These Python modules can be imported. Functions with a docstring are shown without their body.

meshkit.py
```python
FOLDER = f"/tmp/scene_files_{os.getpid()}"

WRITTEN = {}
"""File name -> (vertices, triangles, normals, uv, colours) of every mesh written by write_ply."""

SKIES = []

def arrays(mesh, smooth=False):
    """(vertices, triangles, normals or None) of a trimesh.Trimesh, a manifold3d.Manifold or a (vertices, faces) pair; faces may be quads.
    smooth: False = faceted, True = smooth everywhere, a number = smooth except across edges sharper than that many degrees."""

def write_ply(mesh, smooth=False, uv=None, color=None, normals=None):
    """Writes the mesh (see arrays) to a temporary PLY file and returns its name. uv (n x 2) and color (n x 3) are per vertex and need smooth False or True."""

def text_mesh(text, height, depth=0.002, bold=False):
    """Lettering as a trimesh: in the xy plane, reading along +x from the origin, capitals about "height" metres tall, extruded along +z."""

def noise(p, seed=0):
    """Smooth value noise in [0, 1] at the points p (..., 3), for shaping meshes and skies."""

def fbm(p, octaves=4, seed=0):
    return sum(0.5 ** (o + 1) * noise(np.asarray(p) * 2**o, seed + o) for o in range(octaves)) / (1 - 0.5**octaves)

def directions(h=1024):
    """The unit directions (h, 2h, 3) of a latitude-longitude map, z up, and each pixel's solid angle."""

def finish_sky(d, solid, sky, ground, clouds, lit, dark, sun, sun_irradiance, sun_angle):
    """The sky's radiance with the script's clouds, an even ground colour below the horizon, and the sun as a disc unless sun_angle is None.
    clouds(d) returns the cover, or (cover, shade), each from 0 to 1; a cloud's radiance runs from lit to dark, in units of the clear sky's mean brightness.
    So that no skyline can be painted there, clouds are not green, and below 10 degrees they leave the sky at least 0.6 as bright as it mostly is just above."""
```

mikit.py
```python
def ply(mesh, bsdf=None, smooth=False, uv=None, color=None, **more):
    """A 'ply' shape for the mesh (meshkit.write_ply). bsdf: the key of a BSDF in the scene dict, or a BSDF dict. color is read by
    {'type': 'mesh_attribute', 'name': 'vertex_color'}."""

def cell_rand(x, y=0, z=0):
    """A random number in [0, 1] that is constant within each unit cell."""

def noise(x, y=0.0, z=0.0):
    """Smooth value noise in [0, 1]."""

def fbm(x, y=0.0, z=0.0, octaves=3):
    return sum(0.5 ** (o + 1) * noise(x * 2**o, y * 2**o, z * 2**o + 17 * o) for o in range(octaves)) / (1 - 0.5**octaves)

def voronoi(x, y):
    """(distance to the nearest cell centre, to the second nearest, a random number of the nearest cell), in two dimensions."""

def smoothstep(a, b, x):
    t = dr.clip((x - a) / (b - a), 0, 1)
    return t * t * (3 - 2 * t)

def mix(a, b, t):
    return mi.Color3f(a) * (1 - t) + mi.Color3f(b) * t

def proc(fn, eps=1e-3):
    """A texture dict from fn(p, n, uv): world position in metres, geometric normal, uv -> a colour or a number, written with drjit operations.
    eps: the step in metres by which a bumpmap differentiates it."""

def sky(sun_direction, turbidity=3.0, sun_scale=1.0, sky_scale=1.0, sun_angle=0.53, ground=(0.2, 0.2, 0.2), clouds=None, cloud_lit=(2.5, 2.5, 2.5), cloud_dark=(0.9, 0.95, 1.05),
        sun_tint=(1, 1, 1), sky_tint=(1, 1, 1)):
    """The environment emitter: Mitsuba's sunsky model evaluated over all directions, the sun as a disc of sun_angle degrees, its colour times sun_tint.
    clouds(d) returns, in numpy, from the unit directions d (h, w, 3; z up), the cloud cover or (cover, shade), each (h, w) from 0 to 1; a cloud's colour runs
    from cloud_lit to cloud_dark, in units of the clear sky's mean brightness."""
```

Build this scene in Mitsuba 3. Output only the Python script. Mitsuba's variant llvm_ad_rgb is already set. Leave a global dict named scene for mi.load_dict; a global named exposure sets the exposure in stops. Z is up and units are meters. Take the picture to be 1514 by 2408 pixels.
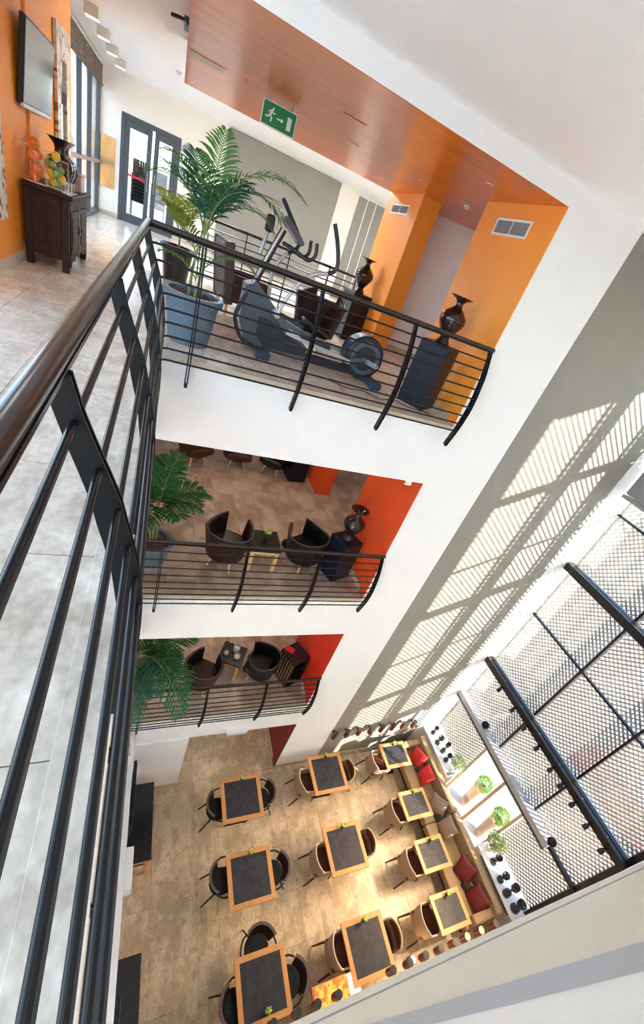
import math, random
import numpy as np, trimesh, drjit as dr, mitsuba as mi, manifold3d
import mikit, meshkit
from mikit import noise, fbm, mix, smoothstep, cell_rand, voronoi
from shapely.geometry import Polygon, Point, LineString, box as sbox
from shapely import affinity

random.seed(7)
rng = np.random.default_rng(7)
T = mi.ScalarTransform4f
scene, labels = {}, {}
# ------------------------------------------------------------------ camera
W, H = 1514, 2408
R = np.array([[0.8959083, -0.29197867, 0.33480857], [0.09180318, -0.61571367, -0.78260389], [0.43464986, 0.73187781, -0.52481842]])
FPX, CX, CY = 965.874, 800.975, 1235.45
EYE = np.array([0.0, 0.0, 10.7])
cam = np.eye(4)
cam[:3, 0], cam[:3, 1], cam[:3, 2], cam[:3, 3] = -R[0], -R[1], R[2], EYE
scene['camera'] = {'type': 'perspective', 'fov': math.degrees(2 * math.atan(W / 2 / FPX)), 'fov_axis': 'x', 'near_clip': 0.02, 'far_clip': 500.0,
                   'principal_point_offset_x': -(CX - W / 2) / W, 'principal_point_offset_y': -(CY - H / 2) / H, 'to_world': T(cam.tolist())}
# ------------------------------------------------------------------ sky, sun, exposure
SUN = np.array([0.76, -1.0, 0.44])
scene['sky'] = mikit.sky(SUN, turbidity=3.0, sun_scale=1.95, sky_scale=2.2, ground=(0.5, 0.5, 0.5), sun_tint=(.78, 1.0, 1.5), sky_tint=(.95, 1.0, 1.1))
exposure = 4.02
LAMP = .33   # common brightness of the room's own lamps and the added unseen ones
# ------------------------------------------------------------------ materials
def srgb(r, g, b):
    c = np.array([r, g, b], float) / 255
    return [float(x) for x in np.where(c <= .04045, c / 12.92, ((c + .055) / 1.055) ** 2.4)]
def mat(name, col, rough=.5, two=True, **k):
    c = {'type': 'rgb', 'value': [float(x) for x in col]} if isinstance(col, (list, tuple)) else col
    b = {'type': 'principled', 'base_color': c, 'roughness': rough if isinstance(rough, dict) else float(rough), **k}
    scene[name] = {'type': 'twosided', 'bsdf': b} if two else b
def lerp3(a, b, t): return mix(a, b, t)

mat('white_paint', (.83, .83, .83), .55)
mat('cream_paint', (.80, .76, .68), .6)
mat('grey_paint', (.25, .24, .205), .6)
mat('beige_paint', (.68, .64, .55), .45)
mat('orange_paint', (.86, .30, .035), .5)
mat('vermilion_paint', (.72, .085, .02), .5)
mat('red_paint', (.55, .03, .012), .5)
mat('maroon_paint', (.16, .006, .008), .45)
def ceil_fn(p, n, uv):
    s = fbm(p.x * 1.5, p.y * 22, p.z)
    return mix((.46, .115, .02), (.62, .165, .032), s)
mat('orange_ceiling', mikit.proc(ceil_fn), .22, specular=.28)
def trav(warm):
    a, b, c = ((.46, .345, .215), (.62, .485, .33), (.33, .23, .14)) if warm else ((.53, .465, .375), (.66, .59, .49), (.42, .35, .265))
    k = 5.5 if warm else 9.5
    def fn(p, n, uv):
        i = dr.floor(p.x / .4 + 50)
        j = dr.floor(p.y / .8 + 50 + cell_rand(i, 3))
        t = cell_rand(i, j, 5)
        f = fbm(p.x * k + t * .8, p.y * k * .72 + t * 1.1, t * .6, octaves=5)
        v = smoothstep(.35, .66, f)
        col = mix(a, b, v) * (.97 + .05 * t)
        g = smoothstep(.60, .74, fbm(p.x * 13, p.y * 9 + 7, t * 11, octaves=4))
        col = mix(col, c, g * .55)
        return col * (.80 + .40 * fbm(p.x * 46, p.y * 34, 3.0, octaves=3))
    return fn
mat('travertine_warm', mikit.proc(trav(True)), .32, specular=.5)
mat('travertine_cool', mikit.proc(trav(False)), .2, specular=.32)
def trav_brown(p, n, uv):
    i = dr.floor(p.x / .4 + 50); j = dr.floor(p.y / .8 + 50 + cell_rand(i, 3)); t = cell_rand(i, j, 5)
    f = fbm(p.x * 4 + t * 1.2, p.y * 3 + t * 2, t * .8, octaves=5)
    return mix((.36, .265, .21), (.58, .46, .38), smoothstep(.32, .68, f)) * (.95 + .1 * t)
mat('travertine_brown', mikit.proc(trav_brown), .3, specular=.5)
mat('grout', (.30, .25, .19), .8)
mat('stone_edge', (.50, .43, .33), .5)
mat('stone_grey', (.36, .36, .38), .55)
mat('coping_grey', (.44, .45, .49), .5)
mat('black_steel', (.008, .008, .009), .32, specular=.4)
mat('rail_steel', (.007, .006, .007), .25, specular=.4)
mat('post_steel', (.005, .005, .006), .45, specular=.25)
mat('handrail_steel', (.030, .020, .016), .2, specular=.5)
mat('grey_steel', (.28, .29, .31), .4, metallic=.6)
mat('dark_frame', (.055, .065, .075), .4)
mat('mesh_steel', (.26, .24, .205), .55)
def wood(a, b, k=1.0):
    def fn(p, n, uv):
        g = fbm(p.x * 9 * k, p.y * 9 * k, p.z * 9 * k, octaves=3)
        l = noise(p.x * 60 * k + g * 6, p.y * 14 * k, p.z * 14 * k)
        return mix(a, b, g * .6 + l * .4)
    return fn
mat('oak', mikit.proc(wood((.44, .19, .055), (.66, .33, .115))), .4)
mat('light_oak', mikit.proc(wood((.62, .36, .14), (.80, .52, .25))), .42)
mat('dark_wood', mikit.proc(wood((.009, .003, .002), (.050, .014, .007))), .5, specular=.18)
mat('slate', mikit.proc(lambda p, n, uv: mix((.030, .030, .038), (.044, .042, .050), smoothstep(.3, .75, fbm(p.x * 14, p.y * 14, 2.0, octaves=3)))), .42, specular=.22)
mat('granite', mikit.proc(lambda p, n, uv: mix((.006, .007, .010), (.06, .06, .07), smoothstep(.62, .8, fbm(p.x * 90, p.y * 90, p.z * 90)))), .25)
mat('chair_dark', (.018, .010, .008), .4, specular=.3)
mat('chair_back_dark', (.085, .055, .048), .4)
mat('black_leather', (.006, .006, .007), .32, specular=.35)
mat('brown_leather', (.055, .018, .011), .38, specular=.35)
mat('wine_leather', (.022, .008, .008), .32, specular=.35)
mat('leather_piping', (.07, .055, .055), .4)
mat('tan_fabric', (.31, .21, .14), .7)
mat('tan_edge', (.52, .385, .27), .6)
mat('seat_brown', (.10, .030, .014), .45)
mat('leg_brown', (.05, .020, .012), .4)
mat('sofa_fabric', (.35, .245, .135), .75)
mat('red_fabric', (.48, .010, .014), .55)
mat('dark_red_fabric', (.13, .006, .009), .55)
mat('mauve_fabric', (.24, .16, .13), .6)
mat('dark_fabric', (.02, .022, .02), .7)
mat('bronze_glaze', (.018, .006, .006), .12, specular=.8)
mat('pot_blue', (.10, .145, .185), .5)
mat('pot_black', (.012, .012, .013), .4)
mat('pot_white', (.72, .71, .68), .45)
mat('bark', mikit.proc(lambda p, n, uv: mix((.05, .016, .010), (.20, .08, .05), cell_rand(p.x * 60, p.y * 60, p.z * 60))), .8)
def leaf(name, c, t):
    scene[name] = {'type': 'principledthin', 'base_color': {'type': 'rgb', 'value': list(c)}, 'roughness': .45, 'diff_trans': t}
leaf('palm_leaf', (.09, .20, .05), .5)
leaf('palm_leaf_dark', (.04, .13, .04), .4)
leaf('palm_leaf_blue', (.045, .135, .08), .35)
leaf('palm_leaf_lime', (.22, .28, .05), .6)
leaf('bush_leaf', (.14, .30, .035), .6)
leaf('olive_leaf', (.30, .34, .17), .6)
mat('palm_stem', (.20, .24, .08), .5)
mat('trainer_grey', (.075, .092, .115), .38)
mat('trainer_dark', (.022, .026, .036), .35)
mat('trainer_blue', (.028, .045, .085), .4)
mat('trainer_silver', (.55, .56, .57), .3, metallic=.5)
mat('rubber', (.02, .02, .022), .7)
mat('white_plastic', (.78, .78, .77), .4)
mat('cream_plastic', (.62, .58, .50), .45)
mat('pale_wood', (.58, .47, .40), .5)
mat('rose_wood', (.30, .19, .15), .5)
mat('sign_green', (.012, .22, .075), .4)
mat('vent_grey', (.33, .34, .33), .5)
mat('navy_lacquer', (.007, .010, .022), .35, specular=.35)
mat('charcoal_lacquer', (.010, .009, .010), .35, specular=.5)
mat('tv_screen', (.10, .115, .12), .12, specular=.9)
mat('copper', (.15, .035, .018), .35, metallic=.2)
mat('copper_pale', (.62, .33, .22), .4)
mat('lantern_dark', (.02, .018, .018), .3)
mat('lantern_grey', (.045, .045, .05), .4, specular=.3)
mat('orange_fruit', (.80, .17, .01), .45)
mat('lemon_fruit', (.80, .52, .02), .45)
mat('lime_fruit', (.20, .33, .035), .45)
mat('flower_yellow', (.62, .55, .08), .6)
mat('flower_green', (.20, .34, .05), .6)
mat('planter_tan', (.30, .20, .135), .7)
mat('paving', mikit.proc(lambda p, n, uv: mix((.36, .355, .34), (.50, .49, .47), fbm(p.x * .7, p.y * .7, 0.0))), .8)
mat('red_paving', (.42, .12, .11), .8)
mat('blind_bamboo', mikit.proc(lambda p, n, uv: mix((.05, .034, .025), (.17, .125, .095), noise(p.y * 6, p.z * 90, 1.0))), .7)
def mosaic(p, n, uv):
    d1, d2, w = voronoi(p.y * 30, p.z * 24)
    c = mix((.55, .47, .36), (.78, .72, .62), w)
    c = dr.select(cell_rand(w * 977.0) > .86, mi.Color3f(.24, .11, .08), c)
    return c * (.75 + .25 * smoothstep(.03, .10, d2 - d1))
mat('mosaic', mikit.proc(mosaic), .4)
def painting(p, n, uv):
    base = mix((.50, .24, .06), (.78, .46, .17), fbm(p.x * 9, p.y * 2, p.z * 2.2, octaves=4))
    band = smoothstep(.13, .0, dr.abs(p.z - 10.46 - .04 * fbm(p.x * 8, 3.0, 1.0)))
    return mix(base, (.22, .15, .11), band * .65)
mat('painted_panel', mikit.proc(painting), .5)
mat('mirror', (.75, .77, .75), .08, metallic=1.0)
scene['glass_pane'] = {'type': 'thindielectric', 'int_ior': 1.5}
scene['jar_glass'] = {'type': 'thindielectric', 'int_ior': 1.35}
scene['candle_glass'] = {'type': 'roughplastic', 'diffuse_reflectance': {'type': 'rgb', 'value': [.62, .58, .52]}, 'alpha': .1}
mat('red_band', (.60, .02, .03), .5)

# ------------------------------------------------------------------ mesh helpers
cat_ = trimesh.util.concatenate
def box(x0, x1, y0, y1, z0, z1):
    m = trimesh.creation.box((abs(x1 - x0), abs(y1 - y0), abs(z1 - z0)))
    return m.apply_translation(((x0 + x1) / 2, (y0 + y1) / 2, (z0 + z1) / 2))
def cbox(x0, x1, y0, y1, z0, z1, b=.006):
    s = np.array([x1 - x0, y1 - y0, z1 - z0]) / 2
    b = min(b, *(s * .9))
    pts = []
    for sx in (-1, 1):
        for sy in (-1, 1):
            for sz in (-1, 1):
                for k in range(3):
                    q = s - b; q = q.copy(); q[k] = s[k]
                    pts.append(q * (sx, sy, sz))
    m = trimesh.convex.convex_hull(np.array(pts))
    return m.apply_translation(((x0 + x1) / 2, (y0 + y1) / 2, (z0 + z1) / 2))
def softbox(sx, sy, sz, r, puff=0.0, n=5):
    """Rounded cushion block centred at the origin."""
    r = min(r, sx / 2 * .98, sy / 2 * .98, sz / 2 * .98)
    sp = manifold3d.Manifold.sphere(r, 20)
    m = manifold3d.Manifold.batch_hull([sp.translate([a * (sx / 2 - r), b * (sy / 2 - r), c * (sz / 2 - r)]) for a in (-1, 1) for b in (-1, 1) for c in (-1, 1)])
    if puff:
        m = m.refine_to_length(max(sx, sy, sz) / 10)
        o = m.to_mesh(); v = np.array(o.vert_properties[:, :3], float)
        k = np.clip(1 - (2 * v[:, 0] / sx) ** 2, 0, 1) * np.clip(1 - (2 * v[:, 1] / sy) ** 2, 0, 1)
        v[:, 2] *= 1 + puff * k
        return trimesh.Trimesh(v, o.tri_verts, process=False)
    o = m.to_mesh()
    return trimesh.Trimesh(o.vert_properties[:, :3], o.tri_verts, process=False)
def tube(path, r, n=10, closed=False, cap=True, squash=None):
    P = np.asarray(path, float)
    m = len(P)
    rr = np.broadcast_to(np.asarray(r, float), (m,))
    t = np.gradient(P, axis=0) if not closed else np.roll(P, -1, 0) - np.roll(P, 1, 0)
    t /= np.linalg.norm(t, axis=1, keepdims=True) + 1e-12
    u = np.cross(t[0], [0, 0, 1.0])
    if np.linalg.norm(u) < 1e-3: u = np.cross(t[0], [0, 1.0, 0])
    u /= np.linalg.norm(u)
    V = []
    a = np.arange(n) * 2 * np.pi / n + np.pi / n
    for i in range(m):
        u = u - t[i] * (u @ t[i]); u /= np.linalg.norm(u)
        w = np.cross(t[i], u)
        sq = squash or 1.0
        V.append(P[i] + rr[i] * (np.cos(a)[:, None] * u + sq * np.sin(a)[:, None] * w))
    V = np.vstack(V)
    F = []
    for i in range(m if closed else m - 1):
        i2 = (i + 1) % m
        for j in range(n):
            j2 = (j + 1) % n
            F += [[i * n + j, i * n + j2, i2 * n + j2], [i * n + j, i2 * n + j2, i2 * n + j]]
    if cap and not closed:
        V = np.vstack([V, P[0], P[-1]])
        c0, c1 = len(V) - 2, len(V) - 1
        for j in range(n):
            j2 = (j + 1) % n
            F += [[c0, j2, j], [c1, (m - 1) * n + j, (m - 1) * n + j2]]
    return trimesh.Trimesh(V, np.array(F)[:, ::-1] if False else F, process=False)
def smooth_path(pts, n=8):
    """Catmull-Rom through the points."""
    P = np.asarray(pts, float)
    Q = np.vstack([2 * P[0] - P[1], P, 2 * P[-1] - P[-2]])
    out = []
    for i in range(1, len(Q) - 2):
        for s in np.arange(n) / n:
            a, b, c, d = Q[i - 1:i + 3]
            out.append(.5 * (2 * b + (c - a) * s + (2 * a - 5 * b + 4 * c - d) * s * s + (3 * b - a - 3 * c + d) * s ** 3))
    out.append(P[-1])
    return np.array(out)
def lathe(profile, n=32):
    pr = np.asarray(profile, float)
    a = np.arange(n) * 2 * np.pi / n
    V = np.vstack([np.stack([r * np.cos(a), r * np.sin(a), np.full(n, z)], 1) for r, z in pr])
    F = []
    for i in range(len(pr) - 1):
        for j in range(n):
            j2 = (j + 1) % n
            F += [[i * n + j, i * n + j2, (i + 1) * n + j2], [i * n + j, (i + 1) * n + j2, (i + 1) * n + j]]
    return trimesh.Trimesh(V, F, process=False)
def prism(poly, z0, z1):
    if not isinstance(poly, Polygon): poly = Polygon(poly)
    m = trimesh.creation.extrude_polygon(poly, z1 - z0, engine='earcut')
    return m.apply_translation((0, 0, z0))
def plate_x(poly_yz, x0, x1):   # polygon drawn in (y, z), extruded along x
    m = prism(poly_yz, 0, x1 - x0)
    v = m.vertices.copy()
    return trimesh.Trimesh(np.stack([v[:, 2] + x0, v[:, 0], v[:, 1]], 1), m.faces, process=False)
def plate_y(poly_xz, y0, y1):   # polygon drawn in (x, z), extruded along y
    m = prism(poly_xz, 0, y1 - y0)
    v = m.vertices.copy()
    return trimesh.Trimesh(np.stack([v[:, 0], v[:, 2] + y0, v[:, 1]], 1), m.faces[:, ::-1], process=False)
def beam(a, b, w, h):
    """A bar of rectangular section w x h from a to b."""
    a, b = np.asarray(a, float), np.asarray(b, float)
    d = b - a; L = np.linalg.norm(d); d /= L
    s = np.cross(d, [0, 0, 1.0]); s = s / np.linalg.norm(s) if np.linalg.norm(s) > 1e-4 else np.array([1.0, 0, 0])
    u = np.cross(s, d)
    m = trimesh.creation.box((w, h, L))
    M = np.eye(4); M[:3, 0], M[:3, 1], M[:3, 2], M[:3, 3] = s, u, d, (a + b) / 2
    if np.linalg.det(M[:3, :3]) < 0: M[:3, 0] *= -1
    return m.apply_transform(M)
def cyl(a, b, r, n=16, r2=None):
    return tube([a, b], [r, r if r2 is None else r2], n)
def mv(m, x=0, y=0, z=0): return m.copy().apply_translation((x, y, z))
def rot(m, deg, axis=(0, 0, 1), point=(0, 0, 0)):
    return m.copy().apply_transform(trimesh.transformations.rotation_matrix(math.radians(deg), axis, point))

# ------------------------------------------------------------------ object helpers
used = {}
def uniq(key):
    n = used.get(key, -1) + 1
    used[key] = n
    return key if n == 0 else f'{key}_{n:03d}'
PLY = {}
def put(key, mesh, m, smooth=False, to=None):
    if isinstance(mesh, dict): d = dict(mesh)
    else: d = mikit.ply(mesh, m, smooth=smooth)
    if to is not None: d['to_world'] = to
    scene[key] = d
    return key
def thing(name, label, category, group=None):
    k = uniq(name)
    labels[k] = {'label': label, 'category': category}
    if group: labels[k]['group'] = group
    return k
def part(parent, name, mesh, m, smooth=False, to=None, label=None, kind=None):
    k = uniq(parent + '__' + name)
    put(k, mesh, m, smooth, to)
    if label or kind:
        labels[k] = {}
        if label: labels[k]['label'] = label
        if kind: labels[k]['kind'] = kind
    return k
def solo(name, label, category, mesh, m, smooth=False, group=None, to=None):
    k = thing(name, label, category, group)
    put(k, mesh, m, smooth, to)
    return k
def struct(name, mesh, m, label, smooth=False):
    k = uniq(name)
    put(k, mesh, m, smooth)
    labels[k] = {'kind': 'structure', 'label': label}
    return k
class Kit:
    """Parts built once in local coordinates, placed many times."""
    def __init__(self): self.parts = []
    def add(self, name, mesh, m, smooth=False, label=None):
        self.parts.append((name, mikit.ply(mesh, m, smooth=smooth), label)); return self
    def place(self, key, to):
        for name, d, label in self.parts:
            pre, _, nm = name.rpartition('/')
            par = key + ('__' + pre if pre else '')
            part(par, nm, d, None, to=to, label=label)
def at(x, y, z, deg=0): return T().translate([float(x), float(y), float(z)]).rotate([0, 0, 1], float(deg))
ORD = ['first', 'second', 'third', 'fourth', 'fifth', 'sixth', 'seventh', 'eighth', 'ninth', 'tenth', 'eleventh', 'twelfth', 'thirteenth']

F1, F2, F3 = 2.83, 6.13, 9.39      # finished floors; the dining floor is at 0
B1, B2, B3 = 2.02, 5.17, 8.49      # undersides of the balcony fronts
CEIL, SOFF, HI = 11.97, 11.80, 12.2
FY = 4.30                           # plane of the balcony fronts
XR = 3.53                           # coloured side wall at the right of the balconies
XL = -0.04                          # edge of the left galleries
WX = 8.20                           # the screened window wall
NY = -1.60                          # upper wall behind the viewer
exec_order = []
# ================================================================== STRUCTURE
def py_rand(x, y=0, z=0):
    x, y, z = (np.uint32(int(math.floor(v)) + 1000000) for v in (x, y, z))
    with np.errstate(over='ignore'):
        h = x * np.uint32(374761393) + y * np.uint32(668265263) + z * np.uint32(2147483647)
        h = (h ^ (h >> np.uint32(13))) * np.uint32(1274126177)
        return float((h ^ (h >> np.uint32(16))) & np.uint32(0xFFFFFF)) / 16777215.0
def tiles(parent, rects, z, m, th=.012, gap=.0022):
    """Stone slabs 40 x 80 cm in random bond, laid where the rectangles (x0, x1, y0, y1) are."""
    n = 0
    for (x0, x1, y0, y1) in rects:
        for i in range(int(math.floor(x0 / .4 + 50)), int(math.ceil(x1 / .4 + 50))):
            s = py_rand(i, 3)
            for j in range(int(math.floor(y0 / .8 + 50 + s)), int(math.ceil(y1 / .8 + 50 + s))):
                a0, a1 = max(x0, (i - 50) * .4), min(x1, (i - 49) * .4)
                b0, b1 = max(y0, (j - 50 - s) * .8), min(y1, (j - 49 - s) * .8)
                if a1 - a0 < .03 or b1 - b0 < .03: continue
                part(parent, 'tile', box(a0 + gap, a1 - gap, b0 + gap, b1 - gap, z - th, z), m)
                n += 1
    return n
# floors
fl = struct('floor', box(-1.6, 8.0, -.3, 9.0, -.14, -.006), 'grout', 'beige travertine dining room floor at the bottom of the atrium')
tiles(fl, [(.25, 8.0, .0, 4.28), (1.25, 3.5, 4.28, 7.2)], 0, 'travertine_warm')
fl2 = struct('floor', box(-1.9, 6.0, -3.2, 14.4, F3 - .3, F3 - .006).difference(box(XL, 9, -4, FY + .2, 0, 20)) if False else cat_([box(-1.9, XL - .02, -3.2, 14.4, F3 - .3, F3 - .006), box(XL - .02, 3.6, FY + .02, 14.4, F3 - .3, F3 - .006), box(3.6, 7.0, FY + .4, 14.4, F3 - .3, F3 - .006)]), 'grout', 'polished travertine floor of the top gallery and balcony')
tiles(fl2, [(-1.72, XL, -.4, 14.38), (XL, 3.53, FY + .03, 9.6)], F3, 'travertine_cool')
part(fl2, 'paving_field', box(XL, 7.0, 9.6, 14.38, F3 - .012, F3), 'travertine_cool')
part(fl2, 'paving_field', box(3.53, 7.0, 5.7, 9.6, F3 - .012, F3), 'travertine_cool')
for fz, nm in ((F2, 'middle'), (F1, 'lowest')):
    f = struct('floor', cat_([box(-1.9, XL - .02, -3.2, 11, fz - .3, fz - .006), box(XL - .02, 3.6, FY + .02, 11, fz - .3, fz - .006), box(3.6, 6.0, FY + .4, 11, fz - .3, fz - .006)]), 'grout', f'brown travertine floor of the {nm} balcony')
    tiles(f, [(XL, 3.53, FY + .03, 9.0)], fz, 'travertine_brown')
    part(f, 'paving_field', box(-1.85, XL, -3, 10.5, fz - .012, fz), 'travertine_brown')
    part(f, 'paving_field', box(3.53, 5.5, 5.7, 10.5, fz - .012, fz), 'travertine_brown')
# facing facade: white fronts, stone edges
wf = struct('wall_back', cat_([box(3.542, 4.62, FY, FY + .3, 0, CEIL), box(XL - .02, 3.542, FY, FY + .22, SOFF, CEIL + .3), box(.25, 1.25, FY - .03, FY + .2, 0, B1)]), 'white_paint', 'white plaster wall carrying the three balconies')
for nm, lo, fz in (('lowest', B1, F1), ('middle', B2, F2), ('top', B3, F3)):
    part(wf, 'balcony_front', box(XL, 3.542, FY, FY + .2, lo, fz - .05), 'white_paint', label=f'white plaster front of the {nm} balcony')
    part(wf, 'stone_edge', cbox(XL - .02, 3.53, FY - .02, FY + .2, fz - .05, fz, .004), 'stone_edge', label='beige stone edging')
# under-balcony ceilings
for lo, fz in ((B1, F1), (B2, F2), (B3, F3)):
    pass
for nm, fz in (('ground', F1), ('first', F2), ('second', F3)):
    struct('ceiling', cat_([box(XL, 3.6, FY + .2, 11, fz - .36, fz - .31), box(3.6, 6.0, FY + .4, 11, fz - .36, fz - .31)]), 'white_paint', f'white ceiling under the balcony above the {nm} storey')
# coloured side walls and columns
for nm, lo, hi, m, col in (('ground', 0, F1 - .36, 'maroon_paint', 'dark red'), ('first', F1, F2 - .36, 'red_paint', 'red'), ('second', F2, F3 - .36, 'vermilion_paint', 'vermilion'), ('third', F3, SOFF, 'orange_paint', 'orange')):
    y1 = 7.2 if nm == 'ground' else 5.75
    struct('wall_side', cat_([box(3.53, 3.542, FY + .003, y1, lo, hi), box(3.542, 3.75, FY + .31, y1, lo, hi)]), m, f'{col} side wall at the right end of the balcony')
    if nm != 'ground':
        k = struct('column_block', box(3.42, 3.76, 7.35, 8.72, lo, hi), m, f'{col} column block behind the balcony')
        part(k, 'plinth', box(3.408, 3.772, 7.338, 8.732, lo, lo + .09), 'stone_edge')
    b = struct('baseboard_side', box(3.516, 3.53, FY + .2, y1, lo, lo + .09), 'stone_edge', f'stone baseboard along the {col} wall')
struct('baseboard_back', cat_([box(3.53, 4.62, FY - .014, FY, 0, .1), box(.3, 1.262, FY - .044, FY - .03, 0, .1), box(1.25, 1.262, FY - .03, FY + .2, 0, .1)]), 'stone_edge', 'beige stone baseboard at the foot of the white wall')
# grey and white wall to the right of the pier
struct('wall_sunlit', cat_([box(4.65, 7.5, FY + .06, FY + .3, 0, CEIL), box(4.6, 4.66, FY + .2, FY + .3, 0, CEIL)]), 'grey_paint', 'tall grey wall lit by the sun through the screen')
struct('wall_corner', box(7.5, 8.4, FY + .05, FY + .3, 0, CEIL), 'white_paint', 'white strip of wall beside the window')
struct('baseboard_sunlit', box(4.65, 8.0, FY + .044, FY + .06, 0, .1), 'stone_edge', 'stone baseboard along the grey wall')
# atrium ceiling, upper ceilings, roof
struct('ceiling', box(XL - .4, 8.5, NY - .3, FY + .22, CEIL, CEIL + .12), 'white_paint', 'white ceiling over the atrium')
so = struct('ceiling', cat_([box(-.03, 3.6, FY + .005, 8.65, SOFF - .003, SOFF + .12), box(3.6, 7.0, FY + .4, 8.65, SOFF, SOFF + .12)]), 'orange_ceiling', 'glossy orange lacquered ceiling over the top balcony')
struct('ceiling', cat_([box(-2, -.03, -3.2, 14.6, HI, HI + .1), box(-.03, 7.0, 8.65, 14.6, HI, HI + .1), box(-.03, 7, 8.6, 8.66, SOFF, HI)]), 'white_paint', 'white ceiling over the left gallery and the far room')
struct('ceiling', box(-1.9, XL, -3.2, 11, F3 - .36, F3 - .31), 'white_paint', 'white underside of the top gallery')
struct('ceiling', box(-1.9, XL, -3.2, 11, F2 - .36, F2 - .31), 'white_paint', 'white underside of the middle gallery')
struct('roof', box(-2.4, 8.6, -3.4, 15, 12.35, 12.5), 'white_paint', 'roof slab over the building')
# fascia of the left galleries
for nm, lo, fz in (('lowest', F1 - .36, F1), ('middle', B2, F2), ('top', B3, F3)):
    k = struct('gallery_front', box(XL - .02, XL, NY, FY + .02, lo, fz - .05), 'white_paint', f'white edge of the {nm} gallery on the left')
    part(k, 'stone_edge', cbox(XL - .12, XL + .005, NY, FY - .01, fz - .05, fz + .001, .003), 'travertine_cool' if nm == 'top' else 'travertine_brown')
# ground-floor left wall with ledge
struct('wall_left', box(-.4, .25, -.1, FY - .03, 0, 2.45), 'white_paint', 'white wall with a ledge behind the sideboards')
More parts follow.
